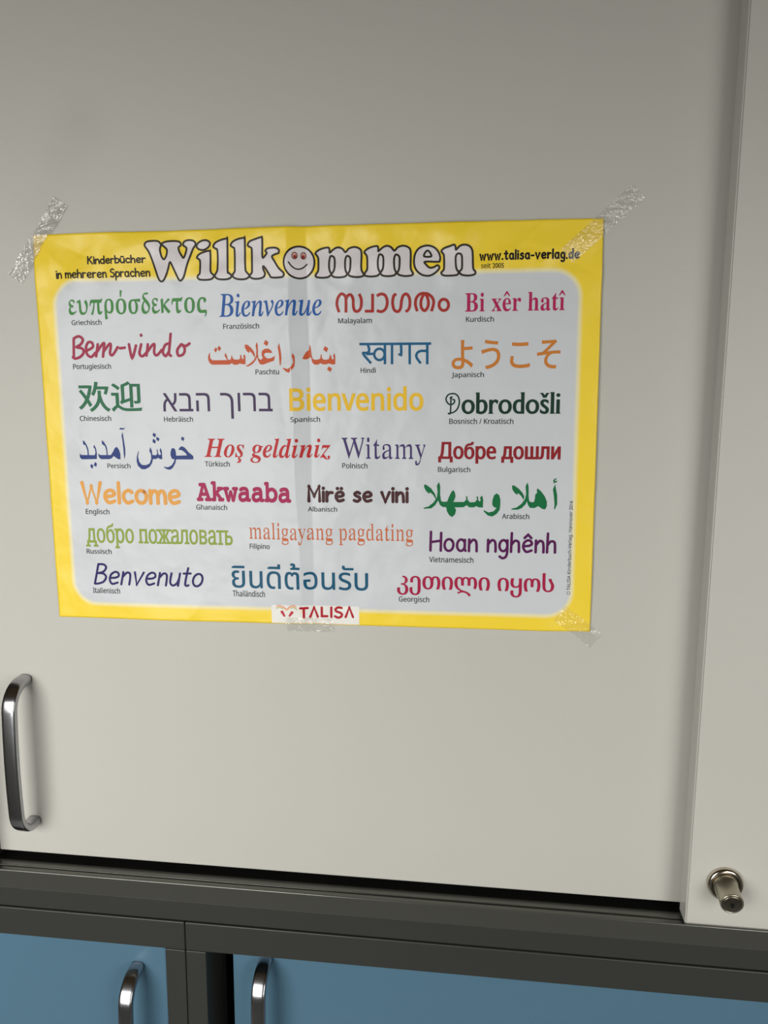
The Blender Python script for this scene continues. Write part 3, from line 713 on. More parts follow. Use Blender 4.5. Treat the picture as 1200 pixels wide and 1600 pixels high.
POLY = {"Pashto":[[[-76.05,59.18],[-75.16,60.22],[-75.34,58.23],[-75.19,55.86],[-73.51,54.42],[-62.07,54.4],[-63.23,56.45],[-64.03,57.64],[-63.25,59.9],[-62.2,57.62],[-61.65,55.01],[-60.58,54.53],[-59.32,54.99],[-58.45,58.29],[-57.8,55.92],[-56.6,54.73],[-52.89,54.69],[-51.86,55.86],[-51.94,57.99],[-51.04,58.22],[-50.64,55.62],[-49.68,54.9],[-49.06,55.6],[-49.49,57.26],[-48.31,58.66],[-47.74,56.53],[-47.93,51.1],[-50.79,51.36],[-52.25,51.85],[-54.27,50.92],[-56.99,50.95],[-58.68,52.15],[-60.21,51.07],[-73.65,51.09],[-75.6,52.06],[-76.75,54.45],[-76.89,57.06]],[[-72.11,61.75],[-70.63,63.95],[-69.41,62.33],[-70.69,59.98]],[[-69.26,63.6],[-67.86,65.0],[-66.45,63.1],[-67.87,60.9],[-69.11,62.33]],[[-47.82,65.71],[-45.86,65.45],[-42.99,63.07],[-40.87,60.23],[-40.12,57.63],[-40.52,55.99],[-42.15,58.83],[-44.29,60.97],[-44.84,59.42],[-46.51,60.76],[-47.9,63.36]],[[-38.44,67.24],[-37.78,64.89],[-37.78,60.2],[-38.02,57.38],[-40.1,53.63],[-42.4,51.29],[-45.91,49.52],[-48.12,49.83],[-44.86,51.31],[-41.32,54.11],[-39.34,57.39],[-39.03,61.15],[-39.5,64.91]],[[-37.84,58.32],[-37.59,55.49],[-35.9,54.29],[-34.15,55.45],[-35.06,57.82],[-34.73,60.63],[-32.72,62.25],[-29.77,62.45],[-27.62,61.02],[-26.69,59.23],[-28.89,59.26],[-31.58,59.42],[-33.33,58.27],[-32.64,56.62],[-30.48,55.18],[-28.02,55.39],[-24.55,57.0],[-25.63,53.49],[-30.08,52.12],[-34.05,50.74],[-36.5,51.0],[-37.89,53.61],[-38.64,56.44]],[[-31.78,68.79],[-29.4,66.9],[-30.7,64.24],[-33.19,66.01]],[[-21.12,66.33],[-20.71,63.76],[-19.86,59.07],[-19.62,55.31],[-20.34,50.15],[-21.08,50.15],[-21.42,55.33],[-21.78,60.02],[-22.42,63.31]],[[-11.1,58.97],[-9.7,56.62],[-9.55,52.87],[-9.87,49.59],[-11.64,46.78],[-14.14,44.68],[-16.07,45.4],[-18.94,48.02],[-18.19,48.34],[-15.04,47.37],[-12.32,49.14],[-10.79,51.94],[-10.87,54.29],[-11.79,56.64]],[[1.15,65.13],[1.89,61.17],[2.2,57.43],[3.1,54.62],[5.02,53.9],[7.93,54.34],[9.02,55.5],[8.96,57.6],[9.69,57.82],[10.12,55.02],[11.78,53.84],[14.92,54.27],[15.67,55.43],[15.94,57.53],[16.66,57.28],[17.1,55.18],[18.05,54.01],[19.02,54.93],[18.33,56.57],[19.33,58.56],[20.01,56.32],[19.91,50.49],[17.51,50.51],[15.11,51.24],[12.68,50.46],[10.28,50.72],[9.08,51.53],[6.89,50.38],[3.99,50.64],[2.57,52.29],[1.68,56.04],[0.21,55.12],[-1.75,54.2],[-4.4,54.69],[-3.63,56.56],[-1.62,59.81],[0.34,61.19],[0.63,63.51]],[[-1.66,58.17],[0.54,59.32],[0.75,57.68],[-0.71,57.37]],[[12.45,63.84],[14.92,62.19],[13.57,59.41],[11.06,61.3]],[[15.07,49.13],[17.45,47.48],[16.21,45.05],[13.68,46.81]]],"Persian":[[[-180.04,-5.78],[-178.57,-6.82],[-176.81,-9.94],[-175.9,-12.85],[-175.89,-17.24],[-171.16,-17.34],[-170.37,-15.34],[-170.61,-12.42],[-171.83,-10.97],[-170.98,-9.3],[-169.71,-12.0],[-169.3,-15.75],[-169.6,-20.35],[-181.93,-20.61],[-183.37,-19.15],[-183.37,-16.01],[-182.14,-17.26],[-176.86,-17.24],[-176.84,-13.69],[-177.9,-9.94],[-180.01,-8.7]],[[-171.28,-22.66],[-169.74,-23.91],[-170.44,-26.55],[-172.46,-25.18]],[[-174.68,-24.14],[-172.78,-25.39],[-173.61,-28.0],[-175.36,-26.45]],[[-164.72,-5.75],[-163.05,-6.99],[-161.11,-10.73],[-160.66,-14.05],[-160.73,-17.18],[-158.02,-17.17],[-156.11,-14.45],[-154.4,-11.54],[-152.84,-10.91],[-151.24,-13.19],[-150.35,-16.51],[-150.46,-20.47],[-152.54,-20.27],[-155.89,-17.99],[-157.75,-19.87],[-159.53,-20.42],[-166.1,-20.46],[-167.76,-19.08],[-168.35,-15.96],[-166.76,-17.2],[-161.51,-17.18],[-161.53,-14.06],[-162.39,-10.31],[-164.69,-8.66]],[[-154.88,-15.7],[-153.66,-13.61],[-152.19,-14.44],[-152.09,-16.52],[-153.62,-16.52]],[[-147.59,0.68],[-147.03,-4.48],[-146.17,-11.93],[-146.25,-16.91],[-147.12,-20.66],[-147.55,-16.91],[-147.69,-11.93],[-148.16,-5.31],[-148.61,-2.0]],[[-150.28,2.74],[-148.9,3.97],[-146.99,3.44],[-145.22,4.1],[-146.62,2.45],[-148.99,2.53]],[[-135.67,-13.97],[-135.33,-13.96],[-136.15,-18.53],[-135.3,-22.68],[-133.46,-24.75],[-130.23,-24.94],[-127.13,-23.68],[-125.65,-20.14],[-125.66,-16.41],[-126.82,-13.93],[-126.01,-10.83],[-124.86,-13.51],[-124.62,-17.03],[-121.61,-17.22],[-120.69,-15.98],[-120.94,-12.67],[-120.3,-12.67],[-119.85,-16.39],[-118.6,-17.21],[-117.7,-16.38],[-118.62,-13.49],[-117.87,-11.43],[-116.94,-14.31],[-116.82,-20.31],[-118.75,-20.11],[-120.0,-19.29],[-121.76,-20.12],[-124.36,-20.34],[-125.18,-23.46],[-127.28,-26.38],[-130.84,-28.15],[-133.87,-28.09],[-136.55,-25.6],[-137.44,-22.28],[-137.14,-18.53]],[[-122.84,0.08],[-120.68,-1.15],[-121.75,-3.61],[-123.6,-1.97]],[[-120.43,-3.0],[-118.15,-4.43],[-119.12,-6.57],[-120.97,-5.05]],[[-123.3,-4.44],[-121.24,-6.08],[-122.09,-8.35],[-123.99,-6.91]],[[-103.61,-13.24],[-102.45,-11.18],[-100.69,-10.14],[-98.4,-11.16],[-95.37,-14.85],[-91.75,-17.72],[-91.87,-20.31],[-105.67,-20.38],[-106.46,-23.36],[-108.79,-27.1],[-111.0,-28.45],[-113.56,-27.96],[-116.06,-26.32],[-115.4,-26.1],[-112.62,-26.5],[-109.54,-25.03],[-107.47,-22.12],[-106.95,-20.26],[-108.87,-20.06],[-110.03,-17.59],[-109.89,-14.7],[-109.12,-12.22],[-107.59,-11.48],[-106.15,-12.63],[-105.63,-15.1],[-105.53,-17.49],[-96.76,-17.2],[-97.74,-15.48],[-100.42,-13.43],[-102.54,-13.03]],[[-108.86,-15.52],[-108.15,-14.28],[-107.12,-15.1],[-106.66,-16.96],[-107.87,-17.17]],[[-100.13,-2.76],[-98.19,-3.99],[-99.24,-6.45],[-100.95,-4.81]]],"Arabic":[[[85.5,-38.28],[86.94,-38.27],[90.78,-41.13],[93.66,-45.21],[94.53,-48.11],[94.06,-49.08],[92.47,-46.19],[89.92,-44.04],[89.35,-45.16],[86.95,-43.1],[85.6,-40.45]],[[96.6,-36.26],[97.47,-39.39],[97.5,-46.14],[96.07,-50.03],[93.69,-53.93],[90.81,-56.15],[85.27,-56.56],[85.27,-55.73],[88.88,-54.72],[92.72,-51.52],[95.11,-47.62],[95.57,-43.74],[95.08,-38.92]],[[97.49,-45.66],[98.23,-50.49],[99.91,-51.2],[102.78,-50.82],[104.19,-47.04],[105.84,-43.65],[107.26,-42.19],[108.46,-44.1],[108.96,-46.99],[107.79,-50.38],[107.08,-51.12],[115.18,-51.03],[116.83,-49.32],[116.8,-46.67],[117.61,-46.66],[117.92,-49.31],[119.46,-51.22],[123.25,-51.08],[124.89,-49.23],[124.39,-47.07],[125.48,-46.58],[125.84,-49.71],[127.04,-50.66],[127.49,-49.21],[126.91,-47.53],[128.64,-46.07],[129.39,-49.19],[129.22,-55.07],[126.14,-54.91],[124.47,-54.06],[122.34,-55.05],[119.02,-54.99],[117.34,-53.42],[114.73,-55.04],[108.3,-55.22],[109.41,-57.14],[108.57,-60.55],[106.43,-62.62],[104.27,-61.09],[102.57,-58.2],[102.08,-55.19],[99.45,-55.08],[97.28,-53.41],[96.07,-50.03]],[[104.21,-50.18],[105.15,-47.51],[106.33,-46.78],[106.59,-48.95],[105.16,-50.02]],[[103.52,-55.52],[104.72,-55.74],[107.12,-57.66],[107.12,-58.63],[105.21,-58.41]],[[136.04,-52.48],[136.23,-49.11],[137.36,-45.74],[139.22,-44.28],[141.13,-45.7],[142.02,-49.05],[141.95,-53.86],[141.53,-56.75],[139.45,-59.67],[136.17,-61.74],[132.84,-60.96],[129.63,-57.62],[130.19,-56.99],[133.29,-58.69],[137.06,-57.77],[139.29,-55.33],[137.72,-54.77],[136.43,-53.68]],[[137.89,-49.82],[138.82,-48.6],[139.77,-49.31],[140.26,-50.99],[138.61,-50.77]],[[150.38,-38.21],[152.02,-38.44],[155.1,-40.55],[157.96,-43.63],[159.41,-46.48],[158.91,-49.11],[157.07,-46.02],[154.69,-43.9],[154.25,-45.33],[152.12,-43.68],[150.53,-41.07]],[[161.54,-35.98],[162.29,-38.82],[162.54,-44.06],[162.24,-47.88],[160.46,-52.2],[157.71,-55.11],[154.92,-56.35],[149.99,-56.41],[150.22,-55.68],[153.95,-54.68],[157.65,-51.76],[159.92,-48.38],[160.68,-44.55],[160.2,-38.84]],[[162.42,-45.01],[162.98,-49.78],[164.63,-50.72],[166.49,-50.46],[167.14,-47.83],[167.31,-44.96],[168.67,-43.52],[168.39,-41.15],[169.07,-40.43],[171.44,-42.54],[174.31,-46.32],[175.79,-50.12],[175.87,-53.46],[174.76,-55.87],[172.67,-55.65],[169.59,-53.54],[167.06,-55.0],[163.79,-54.94],[162.35,-53.14],[161.35,-49.8]],[[168.54,-48.05],[169.44,-46.85],[170.62,-47.55],[170.56,-49.22],[169.26,-49.33]],[[172.08,-50.4],[172.5,-48.49],[174.33,-51.09],[173.26,-51.34]],[[181.49,-37.0],[182.03,-40.07],[183.09,-45.28],[183.26,-51.95],[181.73,-55.88],[181.13,-55.79],[181.4,-51.97],[180.8,-46.26],[179.97,-41.04]],[[179.82,-34.88],[180.7,-33.22],[182.53,-32.74],[182.33,-33.68],[181.18,-33.93],[181.44,-34.87],[183.04,-34.39],[182.38,-35.81],[179.86,-36.54],[180.52,-35.35]]]}
TITLE = [[[[-121.39,138.45],[-119.77,140.82],[-115.65,141.4],[-111.2,141.15],[-108.93,139.17],[-107.17,140.15],[-103.79,140.96],[-98.61,141.09],[-94.95,140.32],[-93.8,138.1],[-95.73,136.43],[-95.27,133.68],[-93.57,130.54],[-92.17,128.79],[-90.97,130.82],[-89.93,134.23],[-89.98,136.29],[-91.98,137.71],[-91.64,140.09],[-89.01,141.25],[-85.34,141.16],[-83.19,139.87],[-82.91,137.82],[-84.87,135.13],[-86.93,130.38],[-89.83,123.57],[-92.8,115.34],[-95.53,112.63],[-97.29,114.75],[-99.62,120.34],[-102.32,125.93],[-104.01,121.82],[-105.72,117.35],[-107.78,113.58],[-109.72,112.22],[-111.72,114.0],[-113.8,119.96],[-116.38,127.64],[-118.66,133.91]],[[-109.57,136.78],[-109.92,134.38],[-108.81,129.87],[-107.04,128.11],[-105.45,130.14],[-104.57,132.87],[-104.82,135.29],[-106.94,137.4],[-108.59,138.47]]],[[[-82.01,136.57],[-81.03,138.8],[-78.02,140.56],[-74.35,140.87],[-71.85,139.45],[-71.56,137.53],[-73.48,135.39],[-76.83,134.11],[-80.12,134.6]]],[[[-82.06,128.89],[-80.26,131.25],[-76.16,132.73],[-72.1,133.31],[-71.42,132.06],[-71.87,121.1],[-71.28,117.65],[-69.16,115.53],[-70.71,113.5],[-74.06,112.74],[-79.95,113.0],[-81.96,114.42],[-81.66,116.15],[-80.11,117.84],[-79.75,126.09],[-80.64,127.62]]],[[[-68.84,136.1],[-67.12,138.78],[-62.67,140.57],[-58.64,141.28],[-57.75,139.9],[-58.52,119.43],[-57.72,117.35],[-55.76,115.11],[-57.51,113.22],[-61.56,112.62],[-65.95,113.05],[-68.1,114.48],[-68.41,115.86],[-66.85,118.24],[-66.22,120.98],[-65.75,132.95],[-67.29,134.69]]],[[[-55.4,136.44],[-53.64,138.98],[-49.59,140.7],[-45.37,141.27],[-44.54,139.89],[-45.06,120.5],[-44.22,117.4],[-42.48,115.1],[-44.0,113.28],[-48.04,112.47],[-52.76,113.12],[-54.75,114.54],[-54.85,115.92],[-53.32,117.94],[-52.84,121.02],[-52.54,133.31],[-53.78,135.04]]],[[[-42.49,136.45],[-40.97,138.78],[-36.58,140.36],[-32.59,141.4],[-31.54,140.23],[-31.93,127.7],[-29.35,129.34],[-28.59,130.68],[-29.63,132.06],[-27.42,133.7],[-22.38,133.91],[-19.55,132.49],[-19.61,130.12],[-22.15,129.37],[-24.71,127.87],[-22.66,124.09],[-19.9,119.6],[-16.4,116.12],[-16.82,113.74],[-19.36,113.11],[-25.5,113.24],[-27.24,115.33],[-30.0,119.83],[-31.55,121.23],[-31.48,118.84],[-30.48,116.08],[-31.63,113.71],[-35.29,112.62],[-39.65,112.85],[-42.15,114.27],[-41.36,115.97],[-40.05,118.34],[-39.6,131.97],[-40.03,134.35],[-41.81,135.28]]],[[[6.9,129.48],[8.5,131.32],[12.08,132.85],[16.34,133.41],[17.16,131.92],[17.33,129.9],[20.2,132.18],[23.4,133.44],[26.56,132.35],[28.84,129.95],[31.48,132.37],[35.36,133.27],[38.85,132.18],[40.57,129.33],[40.45,118.6],[41.12,115.89],[42.16,113.84],[40.74,112.66],[36.5,112.28],[32.28,113.04],[30.18,114.44],[28.39,112.92],[23.77,112.41],[19.88,112.96],[18.13,114.36],[15.97,112.91],[11.69,112.46],[7.78,112.88],[6.58,113.92],[7.47,115.6],[8.8,117.95],[8.95,125.38],[8.07,127.77]],[[17.26,125.86],[18.0,127.53],[19.76,127.15],[20.79,125.11],[20.7,119.71],[19.95,117.03],[18.29,115.37],[16.91,117.77],[16.71,122.5]],[[28.92,125.59],[30.0,127.24],[31.75,126.53],[32.57,124.49],[32.35,118.78],[31.61,116.1],[30.18,114.78],[28.81,117.51],[28.52,122.23]]],[[[42.75,129.41],[44.31,131.24],[47.82,132.76],[52.01,133.32],[52.83,131.83],[53.03,129.83],[55.83,132.09],[58.97,133.34],[62.09,132.27],[64.37,129.88],[66.95,132.28],[70.76,133.18],[74.22,132.1],[75.94,129.26],[75.92,118.61],[76.61,115.92],[77.65,113.89],[76.26,112.71],[72.09,112.33],[67.91,113.09],[65.83,114.48],[64.08,112.97],[59.54,112.46],[55.69,113.02],[53.95,114.4],[51.84,112.96],[47.63,112.51],[43.77,112.93],[42.58,113.97],[43.44,115.64],[44.73,117.96],[44.81,125.35],[43.92,127.71]],[[53.0,125.82],[53.71,127.47],[55.45,127.1],[56.48,125.07],[56.44,119.72],[55.72,117.05],[54.1,115.4],[52.72,117.79],[52.48,122.49]],[[64.49,125.55],[65.54,127.19],[67.27,126.48],[68.1,124.46],[67.94,118.79],[67.23,116.12],[65.83,114.81],[64.45,117.53],[64.13,122.22]]],[[[78.37,123.09],[79.42,128.05],[82.52,131.62],[87.68,132.95],[92.49,131.7],[95.59,128.65],[96.97,124.97],[96.64,122.33],[95.27,121.7],[86.32,121.9],[87.01,119.89],[89.43,117.84],[92.53,118.1],[94.93,119.38],[96.31,118.35],[95.97,116.69],[93.23,114.09],[89.09,112.31],[84.25,112.94],[80.79,115.36],[78.85,118.74]],[[85.63,125.58],[86.31,128.21],[88.03,129.5],[89.75,128.13],[90.58,125.46]]],[[[97.85,128.93],[100.03,130.85],[104.13,132.07],[106.85,132.86],[107.88,131.32],[108.24,129.53],[110.95,131.9],[114.0,132.68],[117.41,131.93],[119.47,129.38],[119.98,125.42],[120.27,117.48],[120.97,115.48],[122.0,114.13],[121.34,112.48],[117.25,111.71],[112.46,112.34],[110.4,114.05],[109.04,112.41],[104.24,111.98],[99.43,112.29],[97.7,113.99],[98.73,115.3],[99.75,117.27],[99.72,124.58],[99.23,126.91]],[[107.93,123.72],[108.6,126.22],[110.3,126.97],[112.01,125.94],[112.51,122.95],[112.43,116.99],[111.41,115.35],[110.25,114.65],[109.02,115.74],[108.18,118.41]]]]
STROKES = {"Malayalam":[[2.07,[[23.55,87.83],[21.97,93.05],[22.71,97.83],[25.25,100.8],[27.72,99.72],[28.67,96.92],[28.54,87.51]]],[2.07,[[28.67,96.52],[30.04,99.44],[32.28,100.04],[33.9,97.23],[34.08,92.05],[35.03,88.84],[37.51,88.4],[39.61,91.16],[39.92,96.72],[38.32,100.56]]],[2.07,[[42.47,88.32],[48.08,88.23]]],[2.07,[[48.2,100.53],[48.08,87.35]]],[2.07,[[51.22,98.89],[54.11,100.26],[57.38,99.17],[58.82,94.79],[57.72,90.05],[54.83,87.88],[51.14,88.57]]],[2.07,[[65.39,100.05],[63.51,98.66],[62.67,93.94],[63.71,89.16],[66.32,87.69],[68.37,89.88],[69.21,95.4],[70.45,98.93],[72.89,99.91],[74.92,96.88],[75.15,92.14],[74.09,88.99],[72.04,87.6]]],[2.07,[[80.6,87.69],[79.22,92.07],[79.8,96.79],[82.64,99.73],[86.28,99.82],[88.31,95.85],[88.32,91.12],[85.89,88.0],[83.45,90.41],[83.29,95.15],[85.07,99.05],[87.5,99.95],[91.14,97.37],[92.36,93.41],[90.76,87.53]]],[2.07,[[103.03,91.81],[102.78,90.31],[102.05,89.04],[100.95,88.21],[99.66,87.93],[98.35,88.25],[97.25,89.12],[96.51,90.42],[96.25,91.93],[96.5,93.43],[97.23,94.7],[98.32,95.52],[99.62,95.8],[100.92,95.48],[102.02,94.61],[102.76,93.32],[103.03,91.81]]]],"Hindi":[[1.82,[[38.06,64.94],[90.56,64.72]]],[1.82,[[44.05,64.63],[45.1,62.19],[44.99,59.36],[42.99,58.57],[40.15,58.69]]],[1.82,[[40.49,59.01],[41.71,56.56],[46.66,50.99]]],[1.82,[[42.98,57.76],[48.97,57.86]]],[1.82,[[56.59,57.38],[56.29,55.84],[55.46,54.53],[54.21,53.67],[52.75,53.37],[51.29,53.69],[50.06,54.58],[49.24,55.91],[48.96,57.46],[49.27,59.0],[50.11,60.31],[51.35,61.17],[52.81,61.46],[54.27,61.14],[55.5,60.25],[56.32,58.93],[56.59,57.38]]],[1.82,[[56.89,64.88],[56.79,50.25]]],[1.82,[[62.1,64.82],[62.02,50.21]]],[1.82,[[68.69,64.74],[68.83,58.7],[68.49,55.89]]],[1.82,[[67.18,57.92],[67.83,56.7]]],[1.82,[[75.01,64.66],[74.98,50.09]]],[1.82,[[87.79,64.51],[87.8,49.97]]],[1.82,[[87.79,59.46],[83.04,59.52],[80.34,57.94],[80.01,54.96],[83.04,50.66]]]],"Portuguese":[[2.05,[[-182.17,71.74],[-183.15,57.75]]],[2.05,[[-182.17,71.74],[-178.14,73.36],[-174.95,70.93],[-176.88,67.3],[-180.38,65.26],[-175.97,64.16],[-175.06,61.02],[-178.08,57.91],[-182.1,56.69],[-183.83,57.76]]],[2.05,[[-172.16,62.56],[-167.51,65.11],[-167.64,68.24],[-170.62,68.79],[-172.77,65.17],[-172.33,59.95],[-169.11,57.82],[-165.56,60.92]]],[2.05,[[-163.25,67.14],[-165.17,58.3]]],[2.05,[[-165.03,60.39],[-160.17,66.59],[-158.08,67.91],[-158.67,63.97],[-159.61,57.93]]],[2.05,[[-159.17,61.37],[-154.01,67.24],[-152.87,65.98],[-153.89,60.27],[-151.73,59.21],[-147.5,64.88]]],[2.05,[[-145.67,64.03],[-141.99,64.41]]],[2.05,[[-138.53,66.85],[-136.58,56.77],[-133.07,65.96]]],[2.05,[[-128.95,66.74],[-130.65,60.03],[-128.34,57.93],[-124.87,61.0]]],[2.05,[[-123.68,66.68],[-125.23,58.42]]],[2.05,[[-124.89,60.49],[-120.43,65.81],[-118.43,66.41],[-119.07,60.43],[-116.98,58.54],[-112.94,62.43]]],[2.05,[[-105.25,74.16],[-106.4,66.47],[-107.39,59.79],[-105.95,58.01]]],[2.05,[[-106.36,67.3],[-110.02,66.0],[-112.14,60.87],[-110.11,57.85],[-107.31,61.33]]],[2.05,[[-97.47,66.37],[-100.72,62.29],[-100.04,58.16],[-96.18,59.15],[-94.9,63.26],[-96.93,66.36]]],[2.05,[[-96.93,66.36],[-94.27,65.1],[-90.94,66.91]]],[2.05,[[-128.56,73.75],[-128.48,73.23]]]],"Maker":[[1.88,[[-10.6,-135.74],[-4.97,-135.59]]],[1.88,[[-7.85,-135.67],[-8.02,-143.14]]],[1.88,[[-3.18,-142.85],[0.01,-135.09],[2.74,-142.54]]],[1.88,[[6.12,-134.93],[5.99,-142.01],[10.3,-141.88]]],[1.88,[[13.65,-134.72],[13.52,-142.38]]],[1.88,[[21.72,-134.87],[19.23,-134.5],[17.06,-135.87],[17.53,-137.74],[20.09,-138.55],[21.93,-139.95],[21.18,-141.87],[18.74,-142.74],[16.46,-141.71]]],[1.88,[[24.82,-142.05],[27.78,-134.34],[30.53,-141.89]]]],"Feet":[[2.28,[[-25.17,-138.93],[-23.36,-142.11]]],[2.28,[[-17.19,-139.29],[-19.29,-141.99]]]],"BookA":[[0.54,[[-29.4,-134.35],[-26.84,-133.77],[-23.61,-135.0],[-21.33,-136.62],[-18.52,-134.35],[-15.6,-133.54],[-13.82,-134.37]]]],"BookB":[[0.54,[[-29.58,-135.38],[-26.87,-134.65],[-23.78,-135.81],[-21.36,-137.65],[-18.4,-135.22],[-15.62,-134.42],[-13.63,-135.53]]]],"BookC":[[0.47,[[-29.6,-136.41],[-26.89,-135.53],[-24.37,-136.41]]],[0.47,[[-17.83,-135.94],[-15.5,-135.29],[-13.23,-136.99]]]],"Smile":[[0.99,[[-12.25,123.51],[-10.52,121.09],[-8.06,119.13],[-5.21,118.6],[-2.32,119.55],[0.59,122.06]]]],"NouvD":[[1.1,[[103.31,14.36],[104.68,14.55],[105.04,20.19],[105.12,25.63],[104.61,25.63]]],[1.1,[[105.13,24.46],[105.78,26.4]]],[1.1,[[103.5,14.36],[107.21,15.33],[109.93,17.85],[111.26,22.11],[110.65,25.99],[108.69,28.32],[105.96,28.72],[103.24,27.96],[101.69,25.64],[101.89,23.31],[103.66,21.17],[105.81,20.89],[107.56,22.32],[107.74,24.07],[106.57,24.46]]]]}
FACE = [[-4.88,123.34],[-8.05,128.15],[-1.91,128.0],[-7.79,127.27],[-2.08,127.13]]
CNAME = {'Greek': 'green', 'French': 'blue italic', 'Kurdish': 'magenta', 'Japanese': 'ochre', 'Chinese': 'dark green', 'Hebrew': 'purple', 'Spanish': 'yellow', 'Turkish': 'red italic',
         'Polish': 'violet', 'Bulgarian': 'dark red bold', 'Ghanaian': 'magenta slab', 'Russian': 'olive green', 'Filipino': 'pale orange', 'Thai': 'petrol blue', 'Georgian': 'crimson',
         'English': 'orange handwritten', 'Albanian': 'brown bold', 'Vietnamese': 'plum handwritten', 'Italian': 'indigo slanted', 'Croatian': 'dark green ornate',
         'Pashto': 'rust red', 'Persian': 'navy blue', 'Arabic': 'bright green', 'Malayalam': 'brick red', 'Hindi': 'petrol blue', 'Portuguese': 'raspberry brush-written'}
HS = {'hand': (2.9, 1.3, 0, 1.1), 'handbold': (2.4, 1.5, 0, 1.15), 'hand2': (1.95, 1.4, 0.03, 1.1), 'handital': (1.75, 1.3, .22, 1.1), 'hand3': (1.1, 1.3, 0, 1.2), 'hand4': (1.3, 1.95, 0, 1.1)}
for key, text, style, colr, bx in WORDS:
    I = Ink()
    if style in HS:
        w, g, sh, dt = HS[style]; hand_word(I, text, bx, w, g, sh, dot=dt)
    elif style == 'nouveau':
        st = STROKES['NouvD']
        for w, p in st: I.stroke(p, w)
        xr = max(q[0] for w, p in st for q in p)
        font_word(I, text[1:], style, [xr+1.6, bx[1], bx[2], bx[3]])
    else:
        font_word(I, text, style, bx)
    I.build('greeting_lettering', ink(colr), '%s greeting in %s' % (CNAME[key], key))
for key, colr in (('Pashto', (200, 86, 46)), ('Persian', (32, 56, 124)), ('Arabic', (0, 108, 58))):
    I = Ink(); cs = POLY[key]; par = {}
    for i, c in enumerate(cs):
        for j, d in enumerate(cs):
            if i != j and all(inside(p, d) for p in c): par[i] = j
    for k, i in enumerate(i for i in range(len(cs)) if i not in par):
        I.faces(*fill([cs[i]]+[cs[h] for h in par if par[h] == i]), .004*(k % 4))
    I.build('greeting_lettering', ink(colr), '%s greeting in %s' % (CNAME[key], key))
for key, colr in (('Malayalam', (168, 48, 42)), ('Hindi', (12, 92, 134)), ('Portuguese', (164, 42, 74))):
    I = Ink()
    for w, p in STROKES[key]: I.stroke(p, w, caps=(key == 'Portuguese'))
    I.build('greeting_lettering', ink(colr), '%s greeting in %s' % (CNAME[key], key))
INKGREY = (52, 53, 55)
def caption(text, bx, inkobj, vert=False):
    cs = styled(text, 'SANS'); x0, y0, x1, y1 = bbox(cs)
    kx = (bx[2]-bx[0])/(x1-x0); ky = (bx[3]-bx[1])/.715
    inkobj.shape([[(bx[0]+(x-x0)*kx, bx[1]+y*ky) for x, y in c] for c in offset(cs, .016, .012)])
for text, bx in CAPTIONS:
    I = Ink(); caption(text, bx, I); I.build('language_caption', ink(INKGREY))
for text, style, bx in EXTRA:
    I = Ink()
    if style == 'cap': caption(text, [bx[0], bx[1], bx[2], bx[3]], I)
    else:
        w, g, sh, dt = HS[style]; hand_word(I, text, bx, w, g, sh, dot=dt)
    I.build('publisher_line', ink((40, 34, 26) if style != 'hand4' else (22, 14, 22)), 'dark brown line on the yellow border')
# small upright line at the right edge, reading upwards
I = Ink(); cs = offset(styled('© TALISA Kinderbuch-Verlag, Hannover 2016', 'SANS'), .01, .01); x0, y0, x1, y1 = bbox(cs)
k = (VERT[3]-VERT[1])/(x1-x0); ub = VERT[2]+.2
I.shape([[(ub-.2-y*k*1.0, VERT[1]+(x-x0)*k) for x, y in c] for c in cs]); I.build('imprint_line', ink(INKGREY), 'tiny upright imprint')

# title: padded outline letters
M_title = paper_shader(bpy.data.materials.new('title_white'), col=rgb((218, 212, 214)), rough=.34)
for k in range(len(TITLE)):
    if k == 2: continue
    cs = TITLE[1]+TITLE[2] if k == 1 else TITLE[k]
    I = Ink(.16+.012*(k % 3)); O = Ink(.26+.03*(k % 2))
    sm_ = [catmull(c, True, 4) for c in cs]
    if k == 1: I.shape(sm_[:1]); I.shape(sm_[1:])
    else: I.faces(*fill(sm_))
    for c in sm_: O.stroke(c, 1.42, smooth=False, closed=True)
    tl = I.build('title_letter', M_title, 'fat white outlined title letter')
    O.build('letter_outline', ink((46, 40, 30)), 'dark outline of the title letter', tl)
fc_, e1, e2, p1, p2 = FACE
I = Ink(.20); I.disc(fc_, 11.0, n=48); face = I.build('smiley_face', M_title, 'round smiling face standing for the letter o')
O = Ink(.26); O.stroke([(fc_[0]+11.0*math.cos(a*math.pi/24), fc_[1]+11.2*math.sin(a*math.pi/24)) for a in range(48)], 1.35, smooth=False, closed=True)
O.build('face_outline', ink((40, 30, 24)), None, face)
for e, p in ((e1, p1), (e2, p2)):
    I = Ink(.24); I.disc(e, 2.15, 0, 2.65)
    eo = I.build('eye_rim', ink((50, 34, 30)), None, face)
    I = Ink(.29); I.disc((e[0], e[1]), 1.65, 0, 2.1); I.build('eye', ink((205, 150, 142)), None, face)
    I = Ink(.34); I.disc((p[0], p[1]+.05), 1.2, 0, 1.25); I.build('pupil', ink((140, 48, 48)), None, face)
O = Ink(.24)
for w, p in STROKES['Smile']: O.stroke(p, w)
O.build('mouth', ink((40, 30, 26)), None, face)
